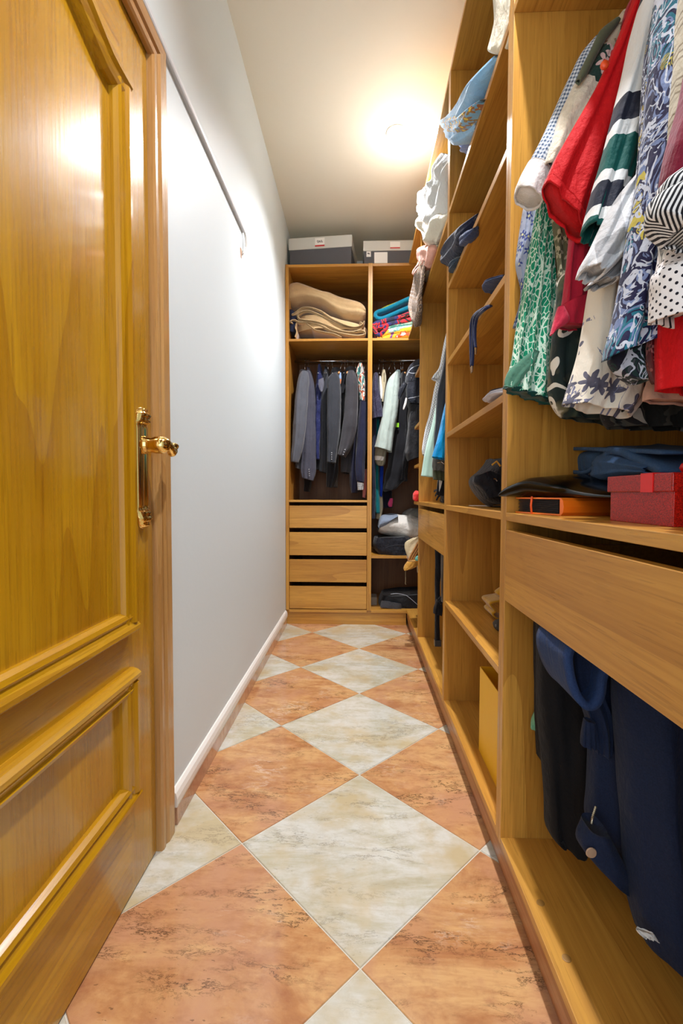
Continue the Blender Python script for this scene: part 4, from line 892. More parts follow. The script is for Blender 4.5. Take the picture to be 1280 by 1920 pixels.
add_x(t, 'dark_edge', NAVY, [((944, 728), (944, 733)), ((932, 732), (930, 738)), ((924, 738), (924, 743))], .39, .03, seed=60, N=16)
BLK = fabric('black_nylon', srgb(22, 23, 32), srgb(13, 13, 20), rough=.6, wr=.8)
t = thing('backpack', 'small dark navy backpack with a yellow tag on the fifth shelf', 'bag', (.43, 1.5, .86))
piece(t, 'body', BLK, [((922, 862), (958, 862)), ((917, 872), (970, 872)), ((904, 886), (984, 886)), ((888, 897), (990, 900)), ((885, 907), (992, 912)), ((892, 922), (992, 926)), ((906, 938), (990, 938)), ((920, 946), (986, 946))], 1.49, .22, seed=61, fold=(.006, 2), wr=.012, p=.7)
piece(t, 'flap', BLK, [((888, 893), (920, 880)), ((888, 905), (940, 890)), ((900, 916), (945, 905)), ((912, 935), (946, 925))], 1.40, .06, seed=62, fold=(.003, 2), wr=.008)
a_, b_, c_ = atY(922, 872, 1.36), atY(931, 865, 1.36), atY(938, 874, 1.36)
MB().tube([a_, b_, c_], .003, 6).build('tag_loop', plain('yellow_webbing', srgb(206, 150, 44), .6), t)
MB().tube([atY(925, 898, 1.36), atY(929, 898, 1.36), atY(932, 902, 1.36)], .0016, 6).build('zip_pull', STEEL, t)
t = thing('paper', 'white paper corner lying under the navy backpack', 'paper', (.43, 1.58, .86))
MB().prism([(.385, 1.63), (.47, 1.52), (.50, 1.60)], 'z', .8602, .8625).build('sheet', plain('paper_white', srgb(214, 206, 200), .8), t)
YEL = fabric('yellow_felt', srgb(206, 156, 34), srgb(176, 124, 18), rough=.9, sheen=.4)
t = thing('duster', 'yellow folded duster cloth on the sixth shelf beside the near divider', 'cloth', (.47, 1.42, .499))
Yd = 1.46
ribbon([atY(x, y, Yd) for x, y in ((992, 1122), (960, 1124), (938, 1127), (920, 1132), (926, 1142), (929, 1147), (924, 1151), (929, 1158), (940, 1163), (960, 1166), (992, 1168))], .10, .005, 8, 50, 7, .002).build('fold', YEL, t, smooth=True)
piece(t, 'top_corner', YEL, [((938, 1102), (985, 1102)), ((928, 1110), (985, 1110)), ((934, 1117), (985, 1119)), ((944, 1124), (985, 1126))], 1.50, .05, seed=63, N=20, M=24)
t = thing('shoe_brush', 'small dark grey brush in front of the yellow duster', 'brush', (.44, 1.36, .499))
blob((.432, 1.365, .516), (.035, .022, .017), .7, .003, 30, 8, 24, 14, flat=.4995).build('bristles', plain('dark_bristle', srgb(64, 60, 54), .8, bump=(200, .6)), t, smooth=True)
box('handle', (.400, 1.350, .512), (.462, 1.380, .523), plain('grey_plastic', srgb(110, 106, 98), .4), t, .003)
t = thing('paper_bag', 'yellow open paper bag standing in the bottom compartment of the tall unit', 'bag', (.43, 1.25, BOT))
yb = plain('yellow_paper', srgb(238, 182, 12), .5, bump=(30, .3)); x0, x1, y0, y1, zt = .372, .50, 1.085, 1.405, .376
for nm, a, b in (('side', (x0, y0, BOT), (x0 + .0015, y1, zt)), ('side', (x1 - .0015, y0, BOT), (x1, y1, zt)), ('end', (x0 + .0015, y0, BOT), (x1 - .0015, y0 + .0015, zt)), ('end', (x0 + .0015, y1 - .0015, BOT), (x1 - .0015, y1, zt))): box(nm, a, b, yb, t, 0)
box('base', (x0 + .0015, y0 + .0015, BOT), (x1 - .0015, y1 - .0015, BOT + .002), yb, t, 0)
box('rim_fold', (x0 + .0015, y0 + .002, zt - .03), (x0 + .003, y1 - .002, zt), plain('yellow_paper_dark', srgb(178, 112, 12), .6), t, 0)
MB().tube(cr([Vector(q) for q in ((.45, y1 - .004, zt - .02), (.45, y1 - .012, zt + .02), (.44, y1 - .015, zt + .03), (.43, y1 - .012, zt + .02), (.43, y1 - .004, zt - .02))], 16), .002, 6).build('handle', yb, t)

# ------------------------------------------------------------------ contents of the far closet unit
LINEN = fabric('white_linen', srgb(206, 206, 202), srgb(192, 192, 188), rough=.9, wr=.9, sheen=.1)
t = lump('sheet', 'white crumpled bed linen heaped high on the far unit shelf', 'bed linen', (.38, 2.1, 1.936), LINEN,
    [((833, 287), (852, 287)), ((830, 310), (852, 312)), ((826, 334), (852, 336)), ((812, 346), (852, 352)), ((798, 360), (850, 368)), ((793, 376), (848, 384)), ((797, 394), (846, 400)), ((802, 410), (838, 416)), ((806, 420), (834, 428))], .36, .12, seed=70, fold=(.012, 3), wr=.014, N=56, M=56)
t = lump('sheet', 'cream linen tucked under the white heap, its lower edge drooping', 'bed linen', (.36, 2.2, 1.936), fabric('cream_linen', srgb(212, 206, 188), srgb(196, 188, 166), rough=.9, wr=.9, sheen=.1),
    [((800, 400), (842, 396)), ((794, 412), (840, 408)), ((795, 424), (836, 424)), ((803, 438), (830, 438)), ((806, 450), (826, 452)), ((805, 462), (820, 466))], .345, .10, seed=71, fold=(.010, 3), wr=.012, N=44, M=48)
t = lump('blanket', 'pale pink folded cloth at the far end of the linen shelf', 'blanket', (.34, 2.4, 1.936), fabric('pale_pink', srgb(222, 170, 150), srgb(204, 140, 122), rough=.9, wr=.9, sheen=.1),
    [((795, 461), (814, 459)), ((789, 468), (818, 466)), ((790, 482), (815, 478)), ((793, 494), (810, 492)), ((784, 506), (804, 504)), ((782, 514), (796, 514)), ((785, 518), (792, 518))], .325, .06, seed=72, fold=(.006, 3), wr=.008)
t = lump('sheet', 'narrow cream hem along the shelf edge below the pink cloth', 'bed linen', (.34, 2.4, 1.936), CREAM, [((818, 458), (820, 463)), ((812, 474), (814, 482)), ((806, 490), (807, 502)), ((797, 520), (798, 530))], .335, .02, seed=73, N=20, M=24)
def cable():
    t = P_('brown_cable_knit', .95); x, y, _ = t.sep(t.uv((70, 40, 1)))
    wv = t.m_('SINE', t.m_('ADD', t.m_('MULTIPLY', x, 6.283), t.m_('MULTIPLY', t.m_('SINE', t.m_('MULTIPLY', y, 6.283)), 1.4)))
    t.col(t.mix(t.m_('MULTIPLY_ADD', wv, .5, .5), srgb(128, 96, 70), srgb(204, 172, 142))); t.bump(wv, .9, .008); t.b.inputs['Sheen Weight'].default_value = .4; return t.m
t = lump('scarf', 'brown cable-knit scarf hanging from the corner shelf', 'scarf', (.31, 2.7, 2.1), cable(), [((784, 488), (797, 490)), ((779, 508), (796, 512)), ((774, 532), (793, 536)), ((769, 556), (791, 562)), ((768, 574), (790, 584)), ((774, 592), (786, 606)), ((778, 606), (784, 614))], .305, .035, seed=74, fold=(.008, 3), N=50)

# shirts on the rail of the far unit
WDOT = dots('white_navy_dot', 95, srgb(232, 234, 236), srgb(40, 54, 90), .2); MINT = fabric('mint_cotton', srgb(186, 220, 206), var=.08, wr=.3); DGREY = fabric('charcoal_cotton', srgb(62, 66, 72), wr=.35)
CYAN = fabric('bright_blue_cotton', srgb(0, 150, 214), srgb(0, 128, 192), wr=.6); DKG = fabric('dark_grey_print', srgb(56, 56, 54), srgb(110, 108, 100), sc=90); OLV = fabric('olive_cotton', srgb(74, 80, 58))
G3 = 'shirts hanging in the far closet unit'
def hang(Y): return (.6, Y, 1.86)
t = thing('shirt', 'white shirt with small navy dots and a rolled sleeve, in the far closet unit', 'shirt', hang(2.36), G3)
piece(t, 'sleeve', WDOT, [((838, 620), (852, 620)), ((833, 640), (850, 640)), ((828, 664), (846, 668)), ((822, 690), (842, 694)), ((813, 703), (834, 708)), ((809, 710), (828, 716))], 2.34, .06, seed=80, N=36)
piece(t, 'body', WDOT, [((820, 706), (842, 706)), ((814, 726), (834, 728)), ((810, 752), (830, 754)), ((804, 780), (822, 782)), ((797, 804), (814, 808)), ((793, 826), (804, 832)), ((791, 844), (798, 850)), ((792, 852), (797, 856))], 2.38, .05, seed=81, N=36)
body(t, WDOT, 2.39, .44, .82, 1.85, 1.20, .03, 80, 'torso')
t = thing('shirt', 'mint green shirt with a wide cuff in the far closet unit', 'shirt', hang(2.2), G3)
piece(t, 'sleeve', MINT, [((822, 740), (842, 740)), ((815, 768), (838, 768)), ((808, 800), (834, 800)), ((801, 828), (830, 828)), ((796, 850), (828, 852)), ((792, 874), (828, 876)), ((789, 892), (826, 896))], 2.2, .07, seed=82, N=40, p=.7)
body(t, MINT, 2.22, .44, .82, 1.85, 1.05, .03, 82, 'torso')
t = thing('shirt', 'charcoal shirt between the mint and bright blue shirts', 'shirt', hang(2.06), G3)
piece(t, 'sleeve', DGREY, [((836, 650), (856, 650)), ((829, 690), (852, 690)), ((820, 732), (850, 732)), ((817, 768), (848, 768)), ((815, 800), (846, 800)), ((813, 830), (844, 830)), ((812, 850), (842, 850))], 2.06, .05, seed=83, N=40)
body(t, DGREY, 2.08, .45, .82, 1.85, 1.10, .03, 83, 'torso')
t = thing('shirt', 'bright blue shirt with a crumpled sleeve in the far closet unit', 'shirt', hang(1.93), G3)
piece(t, 'sleeve', CYAN, [((838, 740), (860, 740)), ((833, 772), (858, 772)), ((828, 794), (856, 796)), ((820, 822), (852, 826)), ((814, 842), (850, 848)), ((810, 857), (848, 862))], 1.93, .07, seed=84, N=40, wr=.008)
body(t, CYAN, 1.95, .46, .82, 1.85, 1.16, .03, 84, 'torso')
t = thing('jacket', 'dark grey patterned jacket hem below the bright blue shirt', 'jacket', hang(2.0), G3)
piece(t, 'hem', DKG, [((818, 840), (850, 840)), ((812, 858), (848, 858)), ((810, 872), (846, 874)), ((812, 882), (832, 884))], 1.99, .04, seed=85, N=24)
piece(t, 'lining', OLV, [((812, 868), (842, 868)), ((811, 886), (840, 886)), ((812, 899), (834, 901))], 2.02, .03, seed=86, N=18)
MB().tube([atY(820, 868, 1.965), atY(827, 866, 1.965), atY(832, 870, 1.965)], .002, 6).build('zip', STEEL, t)
t = thing('belt', 'black belt with white buckle hanging below the grey jacket hem', 'belt', (.42, 2.1, 1.0))
piece(t, 'strap', BLK, [((822, 880), (834, 880)), ((820, 900), (834, 900)), ((818, 920), (834, 922)), ((818, 928), (832, 930))], 2.08, .02, seed=87, N=20, M=20)
q = [atY(x, y, 2.06) for x, y in ((823, 900), (829, 902), (826, 914), (823, 922))]; MB().add(q + [v + Vector((0, .002, 0)) for v in q], [(0, 1, 2, 3), (7, 6, 5, 4), (0, 4, 5, 1), (1, 5, 6, 2), (2, 6, 7, 3), (3, 7, 4, 0)]).build('buckle', plain('buckle_white', srgb(214, 214, 210), .3), t)
t = thing('glove', 'small black crumpled glove on the far unit shelf above its drawer', 'glove', (.42, 2.2, SH + BT))
blob((.415, 2.16, SH + BT + .028), (.04, .06, .03), .7, .014, 26, 4, 30, 18, flat=SH + BT + .0005).build('body', BLK, t, smooth=True)
for k in range(3): MB().tube(cr([Vector((.40, 2.15, SH + BT + .03)), Vector((.375 - .004 * k, 2.16 + .02 * k, SH + BT + .035 + .012 * k)), Vector((.362, 2.17 + .03 * k, SH + BT + .012 + .02 * k))], 10), [.007 - .0004 * i for i in range(10)], 8).build('finger', BLK, t, smooth=True)
t = thing('belt', 'long black belt hanging under the small drawer of the far unit', 'belt', (.40, 2.2, .62), 'belts under the small drawer')
piece(t, 'strap', BLK, [((815, 1000), (832, 1000)), ((815, 1060), (830, 1062)), ((815, 1090), (825, 1092)), ((815, 1130), (824, 1130)), ((815, 1180), (824, 1182)), ((815, 1203), (825, 1207))], 2.24, .02, seed=88, N=40, M=24, fold=(.001, 1))
piece(t, 'knot', BLK, [((818, 1124), (826, 1118)), ((813, 1140), (829, 1138)), ((812, 1150), (828, 1154))], 2.22, .04, seed=89, N=20, M=24)
MB().tube(cr([atY(x, y, 2.2) for x, y in ((822, 1130), (827, 1124), (831, 1120), (829, 1128), (824, 1132))], 14), .006, 8).build('loop', BLK, t, smooth=True)
box('buckle', atY(815, 1201, 2.225) , atY(825, 1209, 2.255), plain('dark_buckle', srgb(60, 62, 66), .35), t, .001)
t = thing('trousers', 'grey trousers half hidden behind the hanging black belt', 'trousers', (.42, 2.1, .62))
piece(t, 'leg', fabric('grey_wool', srgb(96, 88, 80)), [((828, 1000), (850, 1000)), ((826, 1060), (850, 1060)), ((826, 1100), (848, 1100)), ((827, 1128), (846, 1130))], 2.1, .04, seed=90, N=24)
# ------------------------------------------------------------------ boxes on top of the wardrobe
GREYB = plain('charcoal_card', srgb(84, 84, 88), .7, bump=(300, .15)); LIDG = plain('pale_grey_card', srgb(200, 200, 192), .6); LBL = plain('white_label', srgb(236, 234, 228), .5); RBAND = plain('red_label_band', srgb(196, 44, 44), .5); INK = plain('label_ink', srgb(44, 40, 48), .6)
def shoebox(label, loc, rz, wd_, dp, h, lid, lx, extra=False):
    t = thing('storage_box', label, 'box', loc, 'storage boxes on top of the wardrobe')
    def lb(nm, a, b, m, bev=.001):
        o = MB().box(Vector(a) + Vector(loc), Vector(b) + Vector(loc), bev).build(nm, m, t); return o
    lb('base', (.006, .006, 0), (wd_ - .006, dp - .006, h - .01), GREYB); ld = lb('lid', (0, 0, h - lid), (wd_, dp, h), LIDG, .002)
    def lab(x, z, w2, hh, band, strokes, nm='label'):
        yy = -.0006 if z > h - lid else .0054
        o = lb(nm, (x, yy - .0006, z), (x + w2, yy, z + hh), LBL, 0); o.parent = t
        if band: lb('label_band', (x, yy - .001, z), (x + w2, yy - .0006, z + hh * .18), RBAND, 0).parent = t
        for s in strokes:
            MB().tube([Vector(loc) + Vector((x + px_ * w2, yy - .0012, z + pz * hh)) for px_, pz in s], .0016, 5).build('handwriting', INK, t)
    scr = [cr([Vector(q) for q in ((.2, .6), (.3, .72), (.36, .62), (.26, .5), (.36, .46), (.44, .6), (.5, .7), (.5, .5), (.58, .52), (.66, .72), (.74, .6), (.68, .48), (.8, .52))], 26)]
    lab(lx, h - lid + .012, .066, lid - .022, True, scr if not extra else [])
    if extra:
        lab(.022, .055, .030, .036, False, [cr([Vector(q) for q in ((.25, .55), (.35, .7), (.4, .5), (.5, .7), (.6, .45), (.75, .65))], 14)]); lab(.075, .012, .088, .072, False, [])
    t.rotation_euler.z = rz; return t
shoebox('grey storage box with pale lid on the wardrobe, left and slightly turned', (-.484, 3.215, 2.4385), R(-5.2), .435, .34, .205, .078, .182)
shoebox('grey storage box with pale lid on the wardrobe, right, with two white labels', (.024, 3.17, 2.4385), 0, .40, .33, .158, .066, .18, True)

# ------------------------------------------------------------------ upper compartments
BEI = NT('beige_plush_blanket', .95, .1); v = BEI.obj(); BEI.col(BEI.mix(BEI.noise(v, 6, 4, .6), srgb(164, 130, 88), srgb(206, 178, 134))); BEI.cloth(.6, .3); BEI = BEI.m
BEI_E = fabric('blanket_edge', srgb(150, 126, 88), srgb(112, 90, 60), rough=.95)
YB_ = 3.185
def pf(pts, Y=YB_): return [atY(x, y, Y) for x, y in pts]
t = thing('blanket', 'thick beige plush blanket folded in layers in the upper left wardrobe compartment', 'blanket', (-.2, 3.4, 1.95))
piece(t, 'top_drape', BEI, [((543, 570), (544, 584)), ((547, 547), (549, 588)), ((556, 541), (560, 586)), ((575, 545), (577, 580)), ((600, 554), (600, 583)), ((625, 562), (624, 597)), ((650, 568), (646, 608)), ((670, 574), (668, 613)), ((682, 586), (680, 611)), ((685, 597), (685, 604))], 3.36, .33, seed=99, fold=(.006, 2), wr=.010, p=.55, N=56, M=56, hem=False)
def layer(nm, path, th, seed, Y=YB_, dep=.34):
    o = ribbon(pf(path, Y), dep, th, 10, 80, seed, .006).build(nm, BEI, t, smooth=True)
    ribbon(pf(path, Y - .004), .006, th * .55, 2, 80, seed, .0).build('hem_edge', BEI_E, o, smooth=True)
layer('top_layer', [(546, 590), (553, 586), (566, 577), (582, 577), (602, 584), (622, 597), (644, 608), (664, 613), (678, 609), (683, 601)], .010, 11, 3.178)
layer('middle_layer', [(674, 603), (679, 608), (674, 613), (660, 614), (640, 610), (618, 600), (598, 590), (580, 583), (566, 584), (558, 590), (560, 597), (572, 600), (594, 603), (616, 611), (640, 620), (662, 622), (678, 617)], .012, 12)
layer('lower_layer', [(664, 622), (680, 620), (684, 626), (672, 629), (650, 627), (622, 620), (598, 609), (578, 604), (562, 604), (552, 600), (544, 603), (549, 607)], .010, 13)
layer('lowest_layer', [(574, 606), (582, 612), (590, 618), (606, 622), (626, 626), (640, 632)], .008, 14)
layer('side_layer', [(556, 606), (554, 614), (556, 622), (553, 632)], .008, 15)
piece(t, 'bottom_fold', BEI, [((562, 606), (640, 610)), ((558, 616), (680, 620)), ((557, 626), (689, 626)), ((557, 632), (690, 632))], 3.36, .34, seed=100, fold=(.004, 2), wr=.006, p=.5, N=24)
t = thing('cloth', 'navy cloth squeezed under the left end of the beige blanket', 'cloth', (-.45, 3.3, 1.95))
piece(t, 'fold', NAVY, [((542, 590), (558, 594)), ((541, 606), (562, 608)), ((541, 620), (560, 620)), ((541, 632), (558, 632))], 3.30, .22, seed=102, N=20)

t = thing('towel', 'teal towel on top of the colourful stack in the upper right compartment', 'towel', (.25, 3.35, 2.1), 'folded cloths in the upper right compartment')
TEAL = fabric('teal_terry', srgb(0, 132, 160), srgb(0, 108, 138), rough=.95, wr=.7, sheen=.4)
ribbon(pf([(776, 556), (756, 564), (738, 572), (720, 580), (708, 584), (703, 589), (706, 595), (716, 596), (732, 590), (750, 582), (776, 572)], 3.22), .32, .024, 10, 60, 14, .008).build('fold', TEAL, t, smooth=True)
MULTI = NT('tartan_multicolour', .9); v = MULTI.obj(); nn = MULTI.noise(v, 16, 2, .5, .5)
MULTI.col(MULTI.ramp(nn, [(0, srgb(30, 34, 60)), (.40, srgb(40, 40, 100)), (.47, srgb(206, 30, 40)), (.54, srgb(36, 40, 44)), (.60, srgb(200, 40, 50)), (.68, srgb(70, 120, 110))], 'CONSTANT')); MULTI = MULTI.cloth(.3, .6)
AQUA = NT('aqua_check', .9); v = AQUA.obj(); AQUA.col(AQUA.ramp(AQUA.noise(v, 18, 2, .5, .5), [(0, srgb(110, 190, 176)), (.45, srgb(186, 214, 200)), (.55, srgb(120, 196, 190)), (.65, srgb(226, 232, 220))], 'CONSTANT')); AQUA = AQUA.cloth(.3, .6)
FLAME = NT('yellow_orange_print', .9); v = FLAME.obj(); FLAME.col(FLAME.ramp(FLAME.noise(v, 15, 2, .5, .6), [(0, srgb(110, 60, 120)), (.36, srgb(230, 170, 30)), (.50, srgb(240, 190, 40)), (.55, srgb(226, 80, 40)), (.61, srgb(240, 226, 200)), (.68, srgb(70, 176, 180))], 'CONSTANT')); FLAME = FLAME.cloth(.3, .6)
t = thing('cloth', 'thin yellow-green cloth edge under the teal towel', 'cloth', (.25, 3.35, 2.08), 'folded cloths in the upper right compartment')
ribbon(pf([(776, 552), (745, 566), (722, 576), (706, 586), (701, 592), (704, 597)], 3.25), .3, .010, 8, 40, 15, .006).build('fold', fabric('lime_cloth', srgb(176, 180, 40)), t, smooth=True)
for lab, m, pts, sd, th in (('red, navy and purple checked cloth in the middle of the colourful stack', MULTI, [(778, 582), (756, 592), (736, 598), (718, 602), (704, 606), (702, 612), (716, 612), (736, 606), (756, 602), (778, 596)], 16, .026),
    ('dark blue and red tartan cloth at the left front of the colourful stack', MULTI, [(722, 602), (710, 606), (703, 612), (704, 622), (710, 628), (718, 622), (726, 612)], 17, .026),
    ('aqua and white checked cloth low in the colourful stack', AQUA, [(776, 602), (756, 606), (736, 608), (724, 614), (728, 620), (745, 617), (776, 612)], 18, .028),
    ('yellow and orange printed towel at the bottom of the colourful stack', FLAME, [(776, 616), (752, 620), (730, 622), (714, 628), (712, 632), (726, 632), (750, 628), (776, 626)], 19, .032)):
    t = thing('cloth', lab, 'cloth', (.25, 3.35, 1.95), 'folded cloths in the upper right compartment')
    ribbon(pf(pts, 3.21), .30, th, 10, 60, sd, .008).build('fold', m, t, smooth=True)

# ------------------------------------------------------------------ suits and jackets on the wardrobe rail
def wool(name, c, k=.75): return fabric(name, c, tuple(x * k for x in c[:3]) + (1,), rough=.9, wr=.35, sc=200)
SLATE = wool('slate_suiting', srgb(96, 98, 106)); SLATE_D = stripes('pinstripe_suiting', 160, srgb(66, 66, 78), srgb(82, 82, 94), 0, .5); CHAR = wool('charcoal_suiting', srgb(58, 60, 66)); CHAR2 = wool('dark_grey_suiting', srgb(66, 64, 68)); NAVYS = fabric('navy_satin', srgb(40, 48, 104), srgb(24, 28, 64), rough=.35, wr=.9); NAVYW = wool('navy_wool', srgb(36, 38, 62)); BLKW = wool('black_wool', srgb(26, 26, 30)); PLUM = wool('plum_wool', srgb(44, 34, 48))
SILV = plain('silver_button', srgb(150, 150, 154), .35, .6)
GW = 'clothes on the wardrobe rail'
def sb(name, label, cat, Y=3.44, x=0): return thing(name, label, cat, (x, Y, 1.85), GW)
def btn(t, px, py, Y): MB().lathe([(0, -.002), (.0042, -.0015), (.0045, .001), (0, .0015)], atY(px, py, Y), 'y', 12).build('button', SILV, t, smooth=True)
t = sb('suit_jacket', 'light slate grey suit jacket, leftmost on the wardrobe rail', 'jacket')
piece(t, 'sleeve', SLATE, [((566, 698), (577, 698)), ((559, 712), (579, 714)), ((555, 740), (577, 744)), ((552, 775), (575, 780)), ((549, 810), (572, 815)), ((547, 842), (566, 848)), ((546.5, 866), (560, 868))], 3.24, .11, seed=110, wr=.005)
piece(t, 'back', SLATE, [((564, 702), (580, 702)), ((558, 740), (582, 740)), ((558, 800), (574, 800)), ((556, 860), (570, 860)), ((556, 878), (569, 882))], 3.46, .30, seed=111, wr=.005)
t = sb('suit_jacket', 'dark pinstriped suit jacket with sleeve buttons, second on the rail', 'jacket')
piece(t, 'sleeve', SLATE_D, [((573, 697), (582, 697)), ((572, 716), (588, 720)), ((570, 760), (591, 765)), ((567, 810), (592, 815)), ((565, 850), (593, 855)), ((563, 880), (592, 884)), ((566, 896), (588, 902))], 3.30, .10, seed=112, wr=.005)
for k in range(4): btn(t, 579 + .3 * k, 880 + 4 * k, 3.245)
piece(t, 'trousers', BLKW, [((569, 880), (586, 880)), ((570, 905), (584, 905)), ((570, 921), (581, 922))], 3.44, .12, seed=113, N=20)
t = sb('blazer', 'plum black blazer squeezed between pinstripe jacket and navy satin shirt', 'jacket')
piece(t, 'body', PLUM, [((577, 698), (584, 697)), ((576, 720), (588, 722)), ((578, 760), (592, 764)), ((580, 820), (594, 820)), ((582, 870), (594, 870))], 3.42, .28, seed=114)
t = sb('shirt', 'shiny navy satin shirt between the blazers', 'shirt')
piece(t, 'body', NAVYS, [((596, 688), (602, 688)), ((594, 700), (605, 702)), ((591, 730), (606, 734)), ((589, 770), (605, 774)), ((590, 820), (604, 824)), ((591, 862), (601, 864))], 3.38, .18, seed=115, wr=.009)
piece(t, 'collar', fabric('grey_collar', srgb(104, 104, 116)), [((597, 712), (606, 708)), ((597, 724), (607, 722)), ((601, 735), (604, 735))], 3.27, .02, seed=116, N=16, M=20)
piece(t, 'lower', BLKW, [((590, 856), (603, 858)), ((592, 880), (602, 882))], 3.40, .14, seed=117, N=14)
t = sb('coat', 'black thin coat behind the dark sleeves in the middle of the rail', 'coat')
piece(t, 'body', CHAR, [((608, 700), (618, 700)), ((603, 730), (618, 730)), ((601, 780), (617, 780)), ((600, 840), (616, 840)), ((599, 884), (614, 888))], 3.42, .26, seed=118)
piece(t, 'shoulder', BLKW, [((609, 690), (614, 690)), ((605, 708), (618, 708)), ((604, 722), (616, 722))], 3.36, .10, seed=119, N=16)
t = sb('suit_jacket', 'charcoal suit jacket with three silver sleeve buttons, middle of the rail', 'jacket')
piece(t, 'sleeve', CHAR, [((624, 702), (632, 701)), ((615, 712), (637, 712)), ((613, 750), (639, 750)), ((613, 790), (638, 792)), ((613, 825), (635, 828)), ((613, 850), (631, 852)), ((613, 867), (629, 869))], 3.23, .12, seed=120, wr=.004)
for k in range(4): btn(t, 621.5, 849 + 4 * k, 3.165)
piece(t, 'body', CHAR, [((622, 698), (640, 698)), ((616, 730), (646, 730)), ((614, 800), (640, 800)), ((612, 870), (634, 870)), ((612, 912), (633, 914))], 3.44, .28, seed=121)
piece(t, 'trousers', BLKW, [((613, 862), (634, 862)), ((612, 890), (633, 890)), ((612, 913), (624, 915))], 3.34, .10, seed=122, N=18)
t = sb('shirt', 'pale blue shirt collar with orange tag between two charcoal jackets', 'shirt')
piece(t, 'collar', fabric('pale_blue_cotton', srgb(150, 178, 214)), [((634, 698), (639, 698)), ((634, 708), (640, 708)), ((635, 716), (639, 716))], 3.28, .02, seed=123, N=14, M=16)
piece(t, 'tag', fabric('orange_tag', srgb(224, 130, 70)), [((635, 711), (640, 711)), ((635, 720), (639, 720))], 3.265, .012, seed=124, N=8, M=14)
t = sb('suit_jacket', 'dark grey suit jacket with its sleeve bent forward, right of the middle', 'jacket')
piece(t, 'sleeve', CHAR2, [((652, 698), (664, 697)), ((648, 712), (670, 714)), ((646, 745), (671, 750)), ((644, 780), (670, 784)), ((640, 812), (666, 818)), ((636, 836), (658, 842)), ((633, 852), (648, 858))], 3.22, .12, seed=125, wr=.004)
for k in range(3): btn(t, 646.5 - 1.6 * k, 843 + 4.6 * k, 3.155)
piece(t, 'body', CHAR2, [((648, 696), (668, 696)), ((645, 730), (674, 730)), ((642, 800), (668, 800)), ((639, 860), (660, 862)), ((639, 886), (656, 888))], 3.44, .26, seed=126)
piece(t, 'dark_shirt', BLKW, [((641, 700), (654, 698)), ((640, 716), (652, 718)), ((640, 740), (648, 742))], 3.36, .12, seed=127, N=18)
t = sb('bomber_jacket', 'navy bomber jacket with white striped knit cuff, right end of the left rail', 'jacket')
piece(t, 'sleeve', NAVYW, [((674, 752), (689, 756)), ((671, 785), (688, 790)), ((668, 830), (686, 834)), ((666, 870), (684, 874)), ((668, 902), (682, 905))], 3.26, .10, seed=128, wr=.006)
piece(t, 'cuff', stripes('striped_knit_cuff', 150, srgb(30, 30, 46), srgb(222, 222, 220), R(90), .55), [((669, 904), (682, 906)), ((670, 919), (681, 918))], 3.25, .08, seed=129, N=14, M=28)
piece(t, 'body', NAVYW, [((672, 740), (690, 742)), ((664, 800), (688, 804)), ((656, 860), (684, 864)), ((655, 905), (680, 908)), ((658, 924), (670, 924))], 3.44, .26, seed=130)
t = sb('blouse', 'colourful orange, teal and white printed blouse at the right end of the left rail', 'blouse')
CLR = NT('colourful_print', .8); v = CLR.obj((1, 1, .5)); CLR.col(CLR.ramp(CLR.noise(v, 34, 2, .5, .6), [(0, srgb(30, 60, 70)), (.40, srgb(60, 130, 120)), (.47, srgb(226, 220, 206)), (.54, srgb(206, 90, 40)), (.60, srgb(40, 40, 50)), (.66, srgb(180, 190, 186))], 'CONSTANT')); CLR = CLR.cloth(.2, .5)
piece(t, 'body', CLR, [((672, 686), (679, 686)), ((667, 700), (683, 702)), ((670, 724), (686, 726)), ((673, 748), (686, 750)), ((674, 762), (687, 763))], 3.32, .16, seed=131)
t = sb('vest', 'black quilted vest edge at the far right of the left rail', 'vest')
piece(t, 'body', stripes('quilted_black', 70, srgb(44, 46, 58), srgb(24, 24, 30), R(80), .5, .5, .8), [((682, 700), (690, 700)), ((683, 760), (691, 762)), ((682, 800), (690, 802)), ((680, 844), (688, 846))], 3.34, .16, seed=132)
piece(t, 'pink_lining', fabric('salmon_cloth', srgb(186, 110, 104)), [((682, 880), (688, 880)), ((680, 910), (688, 912)), ((679, 932), (685, 934))], 3.34, .06, seed=133, N=18, M=20)

